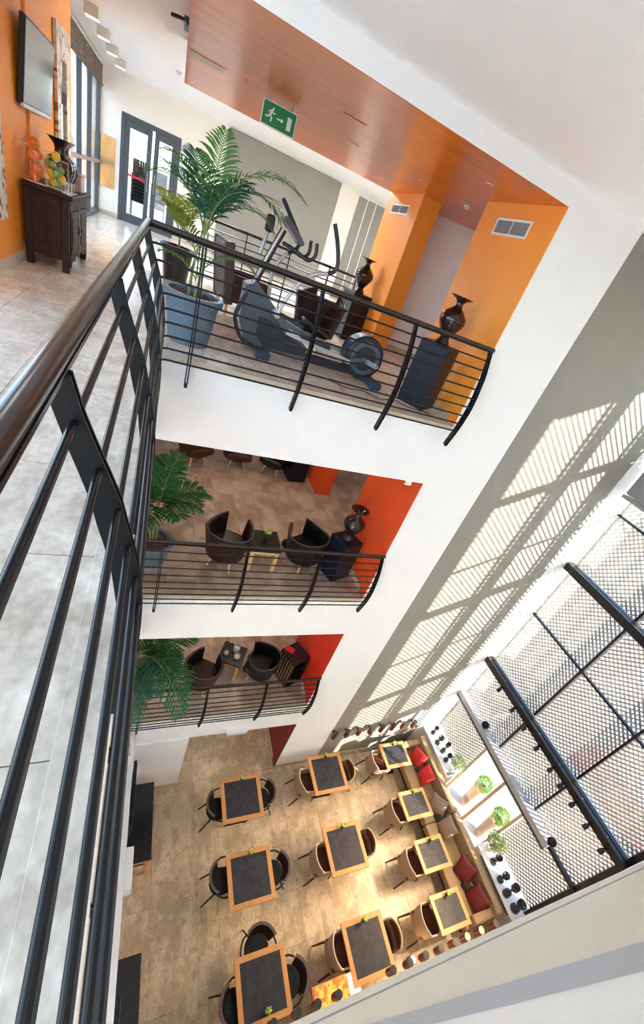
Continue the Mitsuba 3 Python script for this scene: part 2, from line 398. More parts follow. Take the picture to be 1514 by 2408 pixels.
# far room of the top floor
wb = struct('wall_far', cat_([box(-2, -1.29, 14.4, 14.6, F3, HI), box(.02, 7, 14.4, 14.6, F3, HI), box(-1.29, .02, 14.4, 14.6, 11.53, HI)]), 'cream_paint', 'cream wall at the end of the gallery')
part(wb, 'grey_panel', cbox(1.07, 4.17, 14.36, 14.4, F3, HI - .02, .01), 'grey_paint', label='large grey wall panel')
struct('baseboard_far', cat_([box(-1.75, -1.31, 14.385, 14.4, F3, F3 + .1), box(.04, 1.07, 14.385, 14.4, F3, F3 + .1)]), 'stone_edge', 'stone baseboard along the cream wall')
d3 = struct('door_2', cat_([box(4.78, 5.64, 14.34, 14.4, F3, HI - .1)]), 'grey_paint', 'tall grey panelled door in the far wall')
for xx in (5.05, 5.33):
    part(d3, 'groove_strip', box(xx - .012, xx + .012, 14.33, 14.345, F3, HI - .1), 'white_paint')
struct('wall_corridor', cat_([prism([(3.76, 8.66), (4.29, 8.40), (4.94, 8.16), (4.98, 8.26), (4.3, 8.52), (3.76, 8.8)], F3, SOFF), prism([(4.94, 8.16), (7, 7.6), (7, 7.75), (4.98, 8.3)], F3, SOFF)]), 'white_paint', 'white wall of the corridor between the orange walls')
struct('baseboard_corridor', prism([(3.76, 8.645), (4.285, 8.385), (4.94, 8.145), (4.94, 8.16), (4.29, 8.40), (3.76, 8.66)], F3, F3 + .1), 'stone_edge', 'stone baseboard of the corridor')
struct('wall_east', cat_([box(7.0, 7.15, FY + .3, 14.6, 0, HI), box(7.0, 8.4, FY + .3, FY + .4, 0, CEIL)]), 'white_paint', 'outer wall behind the corridor')
struct('wall_rear', cat_([box(-2, 7, 11, 11.15, 0, F3 - .31), box(1.25, 7, 7.2, 7.3, 0, F1 - .31), box(-2, 1.25, 4.28, 4.5, 0, B1)]), 'white_paint', 'rear wall of the lower storeys')
struct('wall_gallery', cat_([box(-1.95, -1.9, -3.2, 11, 0, F3 - .3)]), 'white_paint', 'left wall of the lower galleries')
# orange wall of the left gallery
wl = struct('wall_orange', box(-1.7, -1.5, 4.7, 9.28, F3, HI), 'orange_paint', 'orange wall with the television on the left gallery')
struct('baseboard_orange', box(-1.5, -1.484, 4.7, 9.28, F3, F3 + .1), 'stone_edge', 'stone baseboard along the orange wall')
part(wl, 'projecting_panel', cbox(-1.5, -1.475, 6.9, 9.28, F3, HI, .006), 'orange_paint')
# left window beyond the orange wall
w1 = struct('window_1', cat_([box(-1.8, -1.72, y - .035, y + .035, F3 + .02, HI - .04) for y in (9.32, 10.6, 11.85, 13.1, 14.36)] + [box(-1.8, -1.70, 9.3, 14.38, z - .03, z + .03) for z in (F3 + .05, HI - .06)]), 'dark_frame', 'tall window with dark mullions beside the far door')
for i, y in enumerate((9.32, 10.6, 11.85, 13.1)):
    part(w1, 'pane', box(-1.768, -1.76, y + .035, y + 1.22, F3 + .08, HI - .1), 'glass_pane')
part(w1, 'sill', cbox(-1.8, -1.67, 9.3, 14.36, 10.40, 10.46, .005), 'rose_wood', label='pinkish wooden sill')
# near left window, behind the viewer's left
w2 = struct('window_2', cat_([box(-1.66, -1.58, y - .04, y + .04, F3, HI) for y in (-3.1, -1.2, .7, 2.6, 4.62)] + [box(-1.66, -1.58, -3.1, 4.7, z - .04, z + .04) for z in (F3 + .04, HI - .04)]), 'dark_frame', 'tall gallery window with dark mullions')
for y in (-3.1, -1.2, .7, 2.6):
    part(w2, 'pane', box(-1.624, -1.616, y + .04, y + 1.86, F3 + .08, HI - .08), 'glass_pane')
# wall below the viewer: lower wall, and the flat top of the low canopy behind it
wn = struct('wall_near', cat_([box(.25, 8.32, -.12, .08, 0, 4.2)]), 'beige_paint', 'beige lower wall with wall lamps on the near side')
CZ = 4.30
L1 = lambda x: -.165 - .1083 * (x - 2.74)
L2 = lambda x: -.366 - .146 * (x - 3.38)
part(wn, 'canopy_top', prism([(.40, .0125), (8.6, .0125), (8.6, L1(8.6)), (1.2, L1(1.2)), (.40, .012)], CZ - .1, CZ), 'beige_paint', label='beige flat top of the low canopy')
part(wn, 'front_strip', cbox(.25, 8.6, .029, .0915, CZ - .1, CZ, .004), 'beige_paint')
part(wn, 'groove', box(.25, 8.6, .012, .030, CZ - .1, CZ - .008), 'stone_grey')
part(wn, 'coping', prism([(.45, .009), (1.2, L1(1.2)), (8.6, L1(8.6)), (8.6, L2(8.6)), (1.2, L2(1.2)), (.45, .004)], CZ - .1, CZ + .012), 'coping_grey', label='grey stone coping')
part(wn, 'white_top', prism([(XL, .0), (.45, .0), (1.2, L2(1.2)), (8.6, L2(8.6)), (8.6, NY), (XL, NY)], CZ - .1, CZ), 'white_paint', label='white flat top')
struct('wall_rear', box(XL, 8.5, NY - .2, NY, CZ - .1, CEIL), 'white_paint', 'white upper wall of the atrium behind the viewer')
struct('wall_window', cat_([box(8.1, 8.4, NY, .1, CZ, CEIL)]), 'white_paint', 'white wall beside the window screen on the near side')
# ------------------------------------------------------------------ window wall with the steel screen
wd = struct('window_3', cat_([box(8.19, 8.25, y - .022, y + .022, 2.62, 11.7) for y in (1.50, 2.83)] + [box(8.19, 8.25, .1, FY + .05, z - .02, z + .02) for z in (5.68, 8.5)] + [box(8.1, 8.3, .1, .2, .9, 11.7)]), 'black_steel', 'tall atrium window with thin black mullions')
ys, zs = (.2, 1.5, 2.83, 4.34), (2.66, 4.0, 5.68, 7.2, 8.5, 9.95, 11.7)
for i in range(3):
    for j in range(6):
        part(wd, 'pane', box(8.218, 8.224, ys[i] + .025, ys[i + 1] - .025, zs[j] + .025, zs[j + 1] - .025), 'glass_pane')
part(wd, 'head', box(8.0, 8.5, .08, FY + .05, 11.7, CEIL), 'white_paint', label='white lintel above the window')
dd = struct('door_1', cat_([box(8.10, 8.18, 2.145, 2.215, 0, 2.45), box(8.10, 8.18, 1.50, 1.56, 0, 2.45), box(8.10, 8.18, 2.93, 2.99, 0, 2.45), box(8.10, 8.18, 1.5, 2.99, 2.39, 2.45), box(8.10, 8.18, 1.5, 2.99, 0, .07)]), 'tan_edge', 'glazed garden door with tan frame behind the sofa')
for a, b in ((1.56, 2.145), (2.215, 2.93)):
    part(dd, 'pane', box(8.136, 8.142, a, b, .07, 2.39), 'glass_pane')
sl = struct('sill_window', cat_([box(8.0, 8.3, .08, 1.5, 0, .86), box(8.0, 8.3, 2.99, FY + .05, 0, .86)]), 'white_paint', 'white parapet under the window behind the sofa')
part(sl, 'ledge', cbox(7.72, 8.28, .085, 1.5, .86, .90, .005), 'white_paint')
part(sl, 'ledge', cbox(7.72, 8.28, 2.99, FY + .045, .86, .90, .005), 'white_paint')
part(sl, 'cable_tray', cbox(7.715, 7.735, .25, 1.3, .80, .85, .004), 'dark_frame')
def steel_beam(label, z, h=.16):
    k = thing('steel_beam', label, 'beam')
    labels[k]['kind'] = 'structure'
    part(k, 'channel', cat_([box(7.90, 7.985, .1, FY + .04, z - h / 2, z + h / 2)]), 'black_steel')
    part(k, 'channel', cat_([box(8.01, 8.10, .1, FY + .04, z - h / 2, z + h / 2)]), 'black_steel')
    part(k, 'web_plate', box(7.985, 8.01, .1, FY + .04, z - .02, z + .01), 'grey_steel')
    part(k, 'deck_plate', box(8.10, 8.18, .1, FY + .04, z + .02, z + .05), 'grey_steel')
    for yy in np.arange(.55, 4.3, .62):
        part(k, 'bolt', cyl((7.945, yy, z + h / 2), (7.945, yy, z + h / 2 + .012), .014, 8), 'grey_steel')
    return k
bA = steel_beam('black steel beam with small spotlights clamped along it', 4.02)
bB = steel_beam('black steel beam one storey above the spotlight beam', 7.17)
bD = steel_beam('black steel beam near the atrium ceiling', 9.95, .10)
gb = thing('duct_casing', 'grey galvanised steel casing on the wall corner high beside the window screen', 'duct')
part(gb, 'casing', cbox(7.62, 7.95, 3.55, 4.2, 9.02, 9.56, .01), 'grey_steel')
part(gb, 'bottom_flange', cbox(7.58, 7.72, 3.55, 4.2, 8.94, 9.00, .005), 'grey_steel')
part(gb, 'pipe', cyl((7.76, 3.5, 9.62), (7.76, 4.2, 9.62), .05), 'black_steel')
part(gb, 'bolt_plate', rot(cyl((7.605, 3.9, 9.25), (7.622, 3.9, 9.25), .035, 12), 0), 'trainer_silver')
part(gb, 'bolt', cyl((7.598, 3.89, 9.27), (7.607, 3.89, 9.27), .012, 8), 'black_steel')
hd = thing('door_header', 'grey concrete header beam above the garden door', 'beam')
labels[hd]['kind'] = 'structure'
part(hd, 'header', cbox(7.95, 8.15, .86, 4.34, 2.48, 2.66, .006), 'stone_grey')
part(hd, 'edge_angle', box(7.94, 7.95, .86, 4.34, 2.46, 2.52), 'dark_frame')
part(hd, 'extension', box(8.06, 8.14, .1, .86, 2.52, 2.60), 'black_steel')
# the screen: two families of diagonal strands, clipped to the window and round the door
def clip_seg(p, d, y0, y1, z0, z1):
    t0, t1 = -1e9, 1e9
    for a, da, lo, hi in ((p[0], d[0], y0, y1), (p[1], d[1], z0, z1)):
        u, v = (lo - a) / da, (hi - a) / da
        t0, t1 = max(t0, min(u, v)), min(t1, max(u, v))
    return (t0, t1) if t1 - t0 > .04 else None
dp = .1075
fam = {1: [], -1: []}
areas = [(.18, 4.34, 2.46, 11.7), (.18, 1.5, .92, 2.46), (2.99, 4.34, .92, 2.46)]
for s in (1, -1):
    for k in range(-60, 140):
        d = np.array([1.0, s * .98]) / math.hypot(1, .98)
        p = np.array([.18, .9 + k * dp + .02])
        for (y0, y1, z0, z1) in areas:
            c = clip_seg(p, d, y0, y1, z0, z1)
            if c:
                a, b = p + d * c[0], p + d * c[1]
                # strand: a flat strip tilted about its length
                n2 = np.array([-d[1], d[0]])
                tilt = .012 if s == 1 else .004
                w = .0120
                x0 = 8.285 if s == 1 else 8.287
                th = .004
                V = []
                for q in (a, b):
                    for e in (-1, 1):
                        for f in (-1, 1):
                            V.append((x0 + e * tilt + f * th / 2, q[0] + n2[0] * e * w, q[1] + n2[1] * e * w))
                V = np.array(V)
                Fq = [[0, 2, 3, 1], [4, 5, 7, 6], [0, 1, 5, 4], [2, 6, 7, 3], [0, 4, 6, 2], [1, 3, 7, 5]]
                Ft = [t for q in Fq for t in ((q[0], q[1], q[2]), (q[0], q[2], q[3]))]
                fam[s].append(trimesh.Trimesh(V, Ft, process=False))
ms = thing('mesh_screen', 'expanded metal screen covering the whole outside of the tall window', 'screen')
labels[ms]['kind'] = 'structure'
part(ms, 'strands', cat_(fam[1] + fam[-1]), 'mesh_steel', kind='stuff')
for yy in (1.50, 2.83):
    part(ms, 'post', box(8.305, 8.56, yy - .025, yy + .025, 2.46, 11.9), 'grey_steel')
part(ms, 'edge_strip', box(8.27, 8.30, 4.30, 4.345, .9, 11.7), 'mesh_steel')
part(ms, 'edge_strip', box(8.27, 8.30, .15, .19, .9, 11.7), 'black_steel')
for zz in (4.02, 7.17, 9.95):
    part(ms, 'bracket', box(8.22, 8.34, 1.47, 1.53, zz - .04, zz + .04), 'grey_steel')
    part(ms, 'bracket', box(8.22, 8.34, 2.80, 2.86, zz - .04, zz + .04), 'grey_steel')
# ------------------------------------------------------------------ outdoors
g = struct('ground', box(8.32, 90, -60, 60, -.2, -.02), 'paving', 'pale sunlit paving outside')
part(g, 'red_strip', box(13.5, 15.2, -9, 3.2, -.02, -.012), 'red_paving', label='reddish strip of paving')
struct('ground', box(-60, -2.0, -60, 60, -.4, -.1), 'paving', 'pale paving on the other side of the building')
# ================================================================== RAILINGS
BOW = [(-.24, .065), (-.10, .10), (.0, .125), (.11, .145), (.30, .165), (.48, .15), (.68, .115), (.86, .045), (.95, .0)]
BOWL = [(-.24, .172), (.0, .180), (.11, .184), (.30, .184), (.48, .160), (.68, .108), (.86, .03), (.95, .0)]   # the gallery side
def bow(h, B=BOW): return float(np.interp(h, [b[0] for b in B], [b[1] for b in B]))
HH = [.86, .755, .65, .54, .43, .325, .21, .10, -.01]
def arc_corner(x, y, r=.09, n=6):
    """Corner of the L: comes along +y at x, leaves along +x at y."""
    a = np.linspace(math.pi, math.pi / 2, n)
    return [(x + r + r * math.cos(t), y - r + r * math.sin(t)) for t in a]
def post_plates(B=BOW, h0=-.24, h1=.955, w=.052, gap=.011, th=.0075):
    """Pair of curved flat bars; local axes: x = outwards, y along the rail, z up (floor at 0)."""
    hs = np.linspace(h0, h1, 18)
    o = np.array([bow(h, B) for h in hs])
    ww = w * np.clip(1.15 - .25 * np.abs(hs - .4), .8, 1.1)
    e = np.interp(hs, [.65, .95], [.012, .024])
    outer = [(a, h) for a, h in zip(o + e, hs)]
    inner = [(a - k, h) for a, h, k in zip(o + e, hs, ww * np.interp(hs, [.65, .95], [1.23, .95]))]
    poly = Polygon(outer + inner[::-1])
    return [plate_y(poly, s * gap - th / 2, s * gap + th / 2) for s in (-1, 1)]
def foot_block(B=BOW, h0=-.24):
    return cbox(bow(h0, B) - .022, bow(h0, B) + .006, -.013, .013, h0 - .012, h0 + .035, .003)
def railing(fz, label):
    k = thing('railing', label, 'railing')
    xb, yb = -.17, 4.27
    p = [(xb, y) for y in (NY, 1, 2, 3, 4.0)] + [(xb, yb), (1.0, yb), (2.2, yb), (3.515, yb)]
    hz = fz + .985
    part(k, 'handrail', tube([(xb, NY, hz), (xb, 2, hz), (xb, yb, hz), (xb + .001, yb + .001, hz)], .0225, 14), 'handrail_steel', smooth=40)
    part(k, 'handrail', tube([(xb - .02, yb, hz), (1.5, yb, hz), (3.525, yb, hz)], .022, 14), 'handrail_steel', smooth=40)
    part(k, 'flat_bar', cat_([box(xb - .018, xb + .018, NY, yb, hz - .034, hz - .022), box(xb, 3.51, yb - .018, yb + .018, hz - .034, hz - .022)]), 'rail_steel')
    for h in HH:
        b = bow(h)
        x, y = xb + bow(h, BOWL), yb - b
        path = [(x, NY), (x, 2.0)] + arc_corner(x, y, .07) + [(1.7, y), (3.5, y)]
        part(k, 'rail', tube([(a, c, fz + h) for a, c in path], .0088, 8), 'rail_steel', smooth=45)
    kinds = {0: (post_plates(BOWL, w=.048), foot_block(BOWL)), -90: (post_plates(), foot_block())}
    spots = [(xb, y, 0) for y in (.90, 1.90, 2.88, 4.06)] + [(x, yb, -90) for x in (.26, 1.34, 2.42, 3.49)]
    for (x, y, a) in spots:
        plates, fb = kinds[a]
        pk = part(k, 'post', plates[0], 'post_steel', to=at(x, y, fz, a))
        part(pk, 'second_plate', plates[1], 'post_steel', to=at(x, y, fz, a))
        part(pk, 'foot', fb, 'black_steel', to=at(x, y, fz, a))
    return k
railing(F3, 'bowed dark steel railing of the top gallery and balcony, nearest to the viewer')
railing(F2, 'bowed dark steel railing of the middle balcony with tub chairs behind it')
railing(F1, 'bowed dark steel railing of the lowest balcony with palm fronds hanging over it')
br = thing('railing', 'straight dark railing at the back of the top balcony behind the exercise machine', 'railing')
part(br, 'handrail', tube([(.45, 8.9, F3 + .985), (3.40, 8.9, F3 + .985)], .022, 10), 'handrail_steel', smooth=40)
for h in HH[:-1]:
    part(br, 'rail', tube([(.45, 8.9, F3 + h), (3.40, 8.9, F3 + h)], .0095, 6), 'rail_steel')
for x in (.47, 1.2, 2.0, 2.8, 3.38):
    part(br, 'post', cbox(x - .008, x + .008, 8.875, 8.925, F3, F3 + .97, .002), 'rail_steel')

# ================================================================== DINING ROOM
def table_kit(w, d):
    k = Kit()
    f = .085
    z0, z1 = .712, .75
    k.add('frame_board', cbox(-w / 2, w / 2, d / 2 - f, d / 2, z0, z1, .004), 'oak')
    k.add('frame_board', cbox(-w / 2, w / 2, -d / 2, -d / 2 + f, z0, z1, .004), 'oak')
    k.add('frame_board', cbox(-w / 2, -w / 2 + f, -d / 2 + f, d / 2 - f, z0, z1, .004), 'oak')
    k.add('frame_board', cbox(w / 2 - f, w / 2, -d / 2 + f, d / 2 - f, z0, z1, .004), 'oak')
    k.add('slate_inlay', cbox(-w / 2 + f, w / 2 - f, -d / 2 + f, d / 2 - f, z0 + .005, z1 - .003, .002), 'slate', label='dark slate inlay')
    k.add('pedestal', cat_([cbox(-.05, .05, -.05, .05, .03, z0, .01), cbox(-w * .25, w * .25, -.05, .05, z0 - .03, z0, .005)]), 'dark_wood')
    k.add('base_plate', cbox(-w * .28, w * .28, -d * .28, d * .28, 0, .03, .01), 'black_steel')
    return k
big, small = table_kit(.87, .86), table_kit(.77, .62)
def arcpath(r, a0, a1, n, cx=0, cy=0, k=1.0):
    t = np.radians(np.linspace(a0, a1, n))
    return np.stack([cx + r * np.cos(t), cy + r * k * np.sin(t)], 1)
def shell(plan, zb, zt, th, splay=0.0, inset_top=0.0):
    """Upright curved wall following the plan curve (n x 2, outward on the left of travel reversed); closed mesh."""
    P = np.asarray(plan, float); n = len(P)
    t = np.gradient(P, axis=0); t /= np.linalg.norm(t, axis=1, keepdims=True)
    nrm = np.stack([t[:, 1], -t[:, 0]], 1)            # right-hand side of travel = outside
    zb = np.broadcast_to(zb, (n,)); zt = np.broadcast_to(zt, (n,))
    rows = 5
    V = []
    for side, off in ((1, th / 2), (-1, -th / 2)):
        for r in range(rows):
            f = r / (rows - 1)
            q = P + nrm * (off * (1 - .0 * f) + splay * (f - 1) )[..., None] if np.ndim(off) else P + nrm * (off + splay * (f - 1))
            V.append(np.column_stack([q, zb + (zt - zb) * f]))
    V = np.vstack(V)
    F = []
    def idx(s, r, i): return (s * rows + r) * n + i
    for i in range(n - 1):
        for r in range(rows - 1):
            F += [[idx(0, r, i), idx(0, r, i + 1), idx(0, r + 1, i + 1), idx(0, r + 1, i)]]
            F += [[idx(1, r, i), idx(1, r + 1, i), idx(1, r + 1, i + 1), idx(1, r, i + 1)]]
        F += [[idx(0, rows - 1, i), idx(0, rows - 1, i + 1), idx(1, rows - 1, i + 1), idx(1, rows - 1, i)]]
        F += [[idx(0, 0, i), idx(1, 0, i), idx(1, 0, i + 1), idx(0, 0, i + 1)]]
    for r in range(rows - 1):
        F += [[idx(0, r, 0), idx(0, r + 1, 0), idx(1, r + 1, 0), idx(1, r, 0)]]
        F += [[idx(0, r, n - 1), idx(1, r, n - 1), idx(1, r + 1, n - 1), idx(0, r + 1, n - 1)]]
    Ft = [x for q in F for x in ((q[0], q[1], q[2]), (q[0], q[2], q[3]))]
    m = trimesh.Trimesh(V, Ft, process=False)
    if m.volume < 0: m.invert()
    return m
def leg(a, b, r0, r1, n=10): return tube([a, b], [r0, r1], n)
# dark bentwood armchair, facing +x
dark_chair = Kit()
seat_poly = Polygon([(.23, -.18), (.23, .18)] + [tuple(q) for q in arcpath(.20, 70, 290, 18, cx=-.03)]).buffer(.015)
dark_chair.add('seat', cat_([prism(seat_poly, .425, .455), prism(seat_poly.buffer(-.02), .455, .47)]), 'black_leather', label='dark padded seat')
plan = arcpath(.285, 122, 238, 15, cx=.0, k=1.0)
dark_chair.add('backrest', shell(plan, .60, .815, .028, splay=.075), 'chair_dark', smooth=40)
dark_chair.add('top_rail', shell(arcpath(.283, 121, 239, 15), .810, .822, .046), 'chair_back_dark', smooth=40, label='dull brown top rail')
for s in (1, -1):
    dark_chair.add('arm', tube(smooth_path([(-.15, s * .245, .69), (-.06, s * .30, .675), (.06, s * .31, .665), (.16, s * .285, .655), (.205, s * .25, .60), (.205, s * .22, .44)], 5), .0145, 8), 'chair_dark', smooth=50)
for sx, sy in ((1, 1), (1, -1), (-1, 1), (-1, -1)):
    dark_chair.add('leg', leg((sx * .17, sy * .17, .43), (sx * .205 - (.13 if sx < 0 else 0), sy * .215, 0), .017, .012), 'chair_dark', smooth=50)
# tan tub armchair, facing +x
tan_chair = Kit()
pl = np.array([(.24, .255), (.12, .257), (.0, .255), (-.12, .245), (-.185, .215), (-.225, .15), (-.25, .07), (-.255, 0), (-.25, -.07), (-.225, -.15), (-.185, -.215), (-.12, -.245), (.0, -.255), (.12, -.257), (.24, -.255)])
pl = smooth_path(np.column_stack([pl, np.zeros(len(pl))]), 3)[:, :2]
xs = pl[:, 0]
zt = np.interp(-xs, [-.24, .10, .19, .26], [.635, .655, .79, .815])
sh = shell(pl, .30, zt, .036, splay=.03)
tan_chair.add('shell', sh, 'tan_fabric', smooth=40)
tan_chair.add('piping', tube(np.column_stack([pl, zt + .002]), .0165, 6), 'tan_edge', smooth=50, label='pale edge of the shell')
tan_chair.add('seat', mv(softbox(.44, .46, .10, .035), .01, 0, .41), 'seat_brown', smooth=40, label='dark brown seat cushion')
tan_chair.add('inner_back', shell(pl[12:-12], .44, zt[12:-12] - .02, .012).apply_translation((.025, 0, 0)), 'seat_brown', smooth=40)
tan_chair.add('seat_frame', cbox(-.21, .23, -.235, .235, .27, .36, .012), 'tan_fabric')
for sx, sy in ((1, 1), (1, -1), (-1, 1), (-1, -1)):
    tan_chair.add('leg', leg((sx * .20, sy * .21, .28), (sx * .23 - (.13 if sx < 0 else 0), sy * .24, 0), .02, .012), 'leg_brown', smooth=50)
posy = Kit()
posy.add('vase', lathe([(.0, .0), (.022, .0), (.026, .02), (.022, .05), (.014, .065), (.016, .075), (.0, .07)], 14), 'lantern_dark', smooth=40)
fl_m = []
for i in range(9):
    a = i * 2.4; r = .012 + .0042 * i * .8
    fl_m.append(trimesh.creation.icosphere(1, .012 + .003 * ((i * 7) % 3)).apply_scale((1, 1, .8)).apply_translation((r * math.cos(a), r * math.sin(a), .095 + .012 * ((i * 5) % 3))))
posy.add('blossom', cat_(fl_m[:5]), 'flower_yellow', smooth=True, label='yellow blossoms')
lf = []
for i in range(8):
    a = i * .8
    c, s = math.cos(a), math.sin(a)
    V = np.array([(.0, 0, .07), (.03 * c - .01 * s, .03 * s + .01 * c, .09), (.052 * c, .052 * s, .085), (.03 * c + .01 * s, .03 * s - .01 * c, .09)])
    lf.append(trimesh.Trimesh(V, [[0, 1, 2], [0, 2, 3]], process=False))
posy.add('leaves', cat_(fl_m[5:] + lf), 'flower_green', label='green leaves')

TAB = {  # centre x, y, kit, label, chairs
    'A': (2.48, 3.49, big, 'square slate-topped table nearest the dark red doorway'),
    'B': (2.49, 2.12, big, 'square slate-topped table in the middle of the left column of tables'),
    'J': (2.50, .66, big, 'square slate-topped table with three dark chairs at the lower edge of the photo'),
    'C': (4.57, 3.66, big, 'square slate-topped table by the foot of the white pier'),
    'D': (4.54, 2.16, big, 'reddish square slate-topped table in the middle of the room'),
    'I': (4.49, .62, big, 'square slate-topped table beside the glowing wall light panel'),
    'E': (6.57, 3.80, small, 'small slate-topped table in the sunlit corner, striped by sunlight'),
    'F': (6.61, 2.62, small, 'small slate-topped table before the mauve cushions'),
    'G': (6.57, 1.62, small, 'small slate-topped table before the seam of the bench, third from the sunlit corner'),
    'H': (6.47, .66, small, 'small slate-topped table before the dark red cushions'),
}
PL = {'A': 'table by the dark red doorway', 'B': 'middle table of the left column', 'J': 'table with three dark chairs', 'C': 'table by the white pier', 'D': 'reddish table', 'I': 'table by the glowing panel', 'E': 'sunlit corner table', 'F': 'table before the mauve cushions', 'G': 'table before the bench seam', 'H': 'table before the dark red cushions'}
for n, (x, y, k, lab) in TAB.items():
    key = thing('dining_table', lab, 'table')
    k.place(key, at(x, y, 0))
    w, d = (.87, .86) if k is big else (.77, .62)
    pk = thing('posy', f'tiny vase of yellow flowers on the {PL[n]}', 'flowers', 'tiny vases of flowers on the tables')
    fx, fy = (.06, d / 2 - .07)
    if n == 'J': fx, fy = (.05, -.30)
    posy.place(pk, T().translate([x + fx - .03, y + fy, .75]).rotate([0, 0, 1], 40 * len(used)).scale(1.15))
CH = [  # kit, x, y, angle, label
    (dark_chair, 2.03, 3.47, 0, 'dark bentwood chair on the left of the table by the dark red doorway'),
    (dark_chair, 2.93, 3.50, 180, 'dark bentwood chair on the right of the table by the dark red doorway'),
    (dark_chair, 2.02, 2.24, 0, 'dark bentwood chair on the left of the middle table of the left column'),
    (dark_chair, 2.97, 2.14, 180, 'dark bentwood chair on the right of the middle table of the left column'),
    (dark_chair, 2.52, 1.13, -108, 'dark bentwood chair at the far side of the table with three dark chairs'),
    (dark_chair, 2.98, .60, 185, 'dark bentwood chair on the right of the table at the lower edge of the photo'),
    (dark_chair, 2.08, .58, -4, 'dark bentwood chair on the left of the table at the lower edge of the photo'),
    (tan_chair, 4.08, 3.62, 0, 'tan tub chair on the left of the table by the white pier'),
    (tan_chair, 5.00, 3.66, 180, 'tan tub chair on the right of the table by the white pier'),
    (tan_chair, 4.09, 2.11, 0, 'tan tub chair on the left of the reddish table in the middle of the room'),
    (tan_chair, 4.98, 2.16, 180, 'tan tub chair on the right of the reddish table in the middle of the room'),
    (tan_chair, 4.05, .72, 0, 'tan tub chair on the left of the table beside the glowing wall light panel'),
    (tan_chair, 4.93, .64, 180, 'tan tub chair on the right of the table beside the glowing wall light panel'),
    (tan_chair, 6.10, 3.76, 0, 'tan tub chair in the sunlight at the corner table'),
    (tan_chair, 6.17, 2.60, 0, 'tan tub chair at the small table before the mauve cushions'),
    (tan_chair, 6.11, 1.60, 0, 'tan tub chair at the small table before the seam of the bench'),
    (tan_chair, 6.00, .66, 0, 'tan tub chair at the small table before the dark red cushions'),
]
for k, x, y, a, lab in CH:
    key = thing('dining_chair', lab, 'chair')
    k.place(key, at(x, y, 0, a))
# upholstered benches along the window
def bench(y0, y1, arm_at, label):
    k = thing('bench_sofa', label, 'sofa')
    part(k, 'plinth', cbox(6.98, 7.66, y0 + .02, y1 - .02, 0, .24, .01), 'leg_brown', label='dark red-brown plinth')
    part(k, 'seat_cushion', mv(softbox(.66, y1 - y0, .20, .045), 7.19, (y0 + y1) / 2, .34), 'sofa_fabric', smooth=40)
    part(k, 'backrest', mv(softbox(.17, y1 - y0, .60, .05), 7.60, (y0 + y1) / 2, .52), 'sofa_fabric', smooth=40)
    ya = y1 - .09 if arm_at > 0 else y0 + .09
    part(k, 'arm', mv(softbox(.62, .17, .44, .05), 7.30, ya, .46), 'sofa_fabric', smooth=40)
    part(k, 'piping', tube(smooth_path([(7.52, y0 + .04, .815), (7.52, y1 - .04, .815)], 4), .008, 6), 'tan_edge', smooth=True)
bench(.30, 2.235, -1, 'tan upholstered bench along the window holding the dark red cushions')
bench(2.245, 4.14, 1, 'tan upholstered bench in the sunlit corner holding the bright red cushions')
def pillow(sz, t, n=15):
    u = np.linspace(-1, 1, n)
    X, Y = np.meshgrid(u, u, indexing='ij')
    k = np.sqrt(np.clip(1 - X ** 2, 0, 1)) * np.sqrt(np.clip(1 - Y ** 2, 0, 1))
    pin = 1 - .07 * (1 - X ** 2) * (Y ** 2) - .0
    pin2 = 1 - .07 * (1 - Y ** 2) * (X ** 2)
    V = [np.stack([X * pin2 * sz / 2, Y * pin * sz / 2, sg * (t / 2 * k ** .8)], -1).reshape(-1, 3) for sg in (1, -1)]
    F = []
    for o, fl in ((0, 0), (n * n, 1)):
        for i in range(n - 1):
            for j in range(n - 1):
                q = [o + i * n + j, o + (i + 1) * n + j, o + (i + 1) * n + j + 1, o + i * n + j + 1]
                if fl: q = q[::-1]
                F += [[q[0], q[1], q[2]], [q[0], q[2], q[3]]]
    return trimesh.Trimesh(np.vstack(V), F, process=False)
def cushion(x, y, rz, m, label, s=.44, lean=-52, z=.62, roll=14):
    me = rot(pillow(s, .17 if s > .3 else .11), roll)
    me = rot(rot(me, lean, (0, 1, 0)), rz)
    solo('cushion', label, 'cushion', mv(me, x - .10, y, z), m, smooth=True)
cushion(7.40, 3.66, 12, 'red_fabric', 'bright red cushion nearest the sunlit corner')
cushion(7.42, 3.22, -20, 'red_fabric', 'bright red cushion beside a small dark cushion, further from the corner')
cushion(7.34, 3.42, 5, 'dark_fabric', 'small dark cushion between the two bright red ones', .17, -50, .52)
cushion(7.40, 2.50, 25, 'mauve_fabric', 'mauve-brown cushion on the corner side of the bench seam')
cushion(7.40, 2.02, -18, 'mauve_fabric', 'mauve-brown cushion on the other side of the bench seam')
cushion(7.36, 2.28, 0, 'dark_fabric', 'small dark cushion between the mauve-brown ones', .20, -50, .52)
cushion(7.40, 1.18, 12, 'dark_red_fabric', 'dark red cushion further from the near end of the bench')
cushion(7.42, .68, -8, 'dark_red_fabric', 'dark red cushion at the near end of the bench')
cushion(7.34, .94, 5, 'dark_fabric', 'small dark cushion between the two dark red ones', .19, -50, .52)
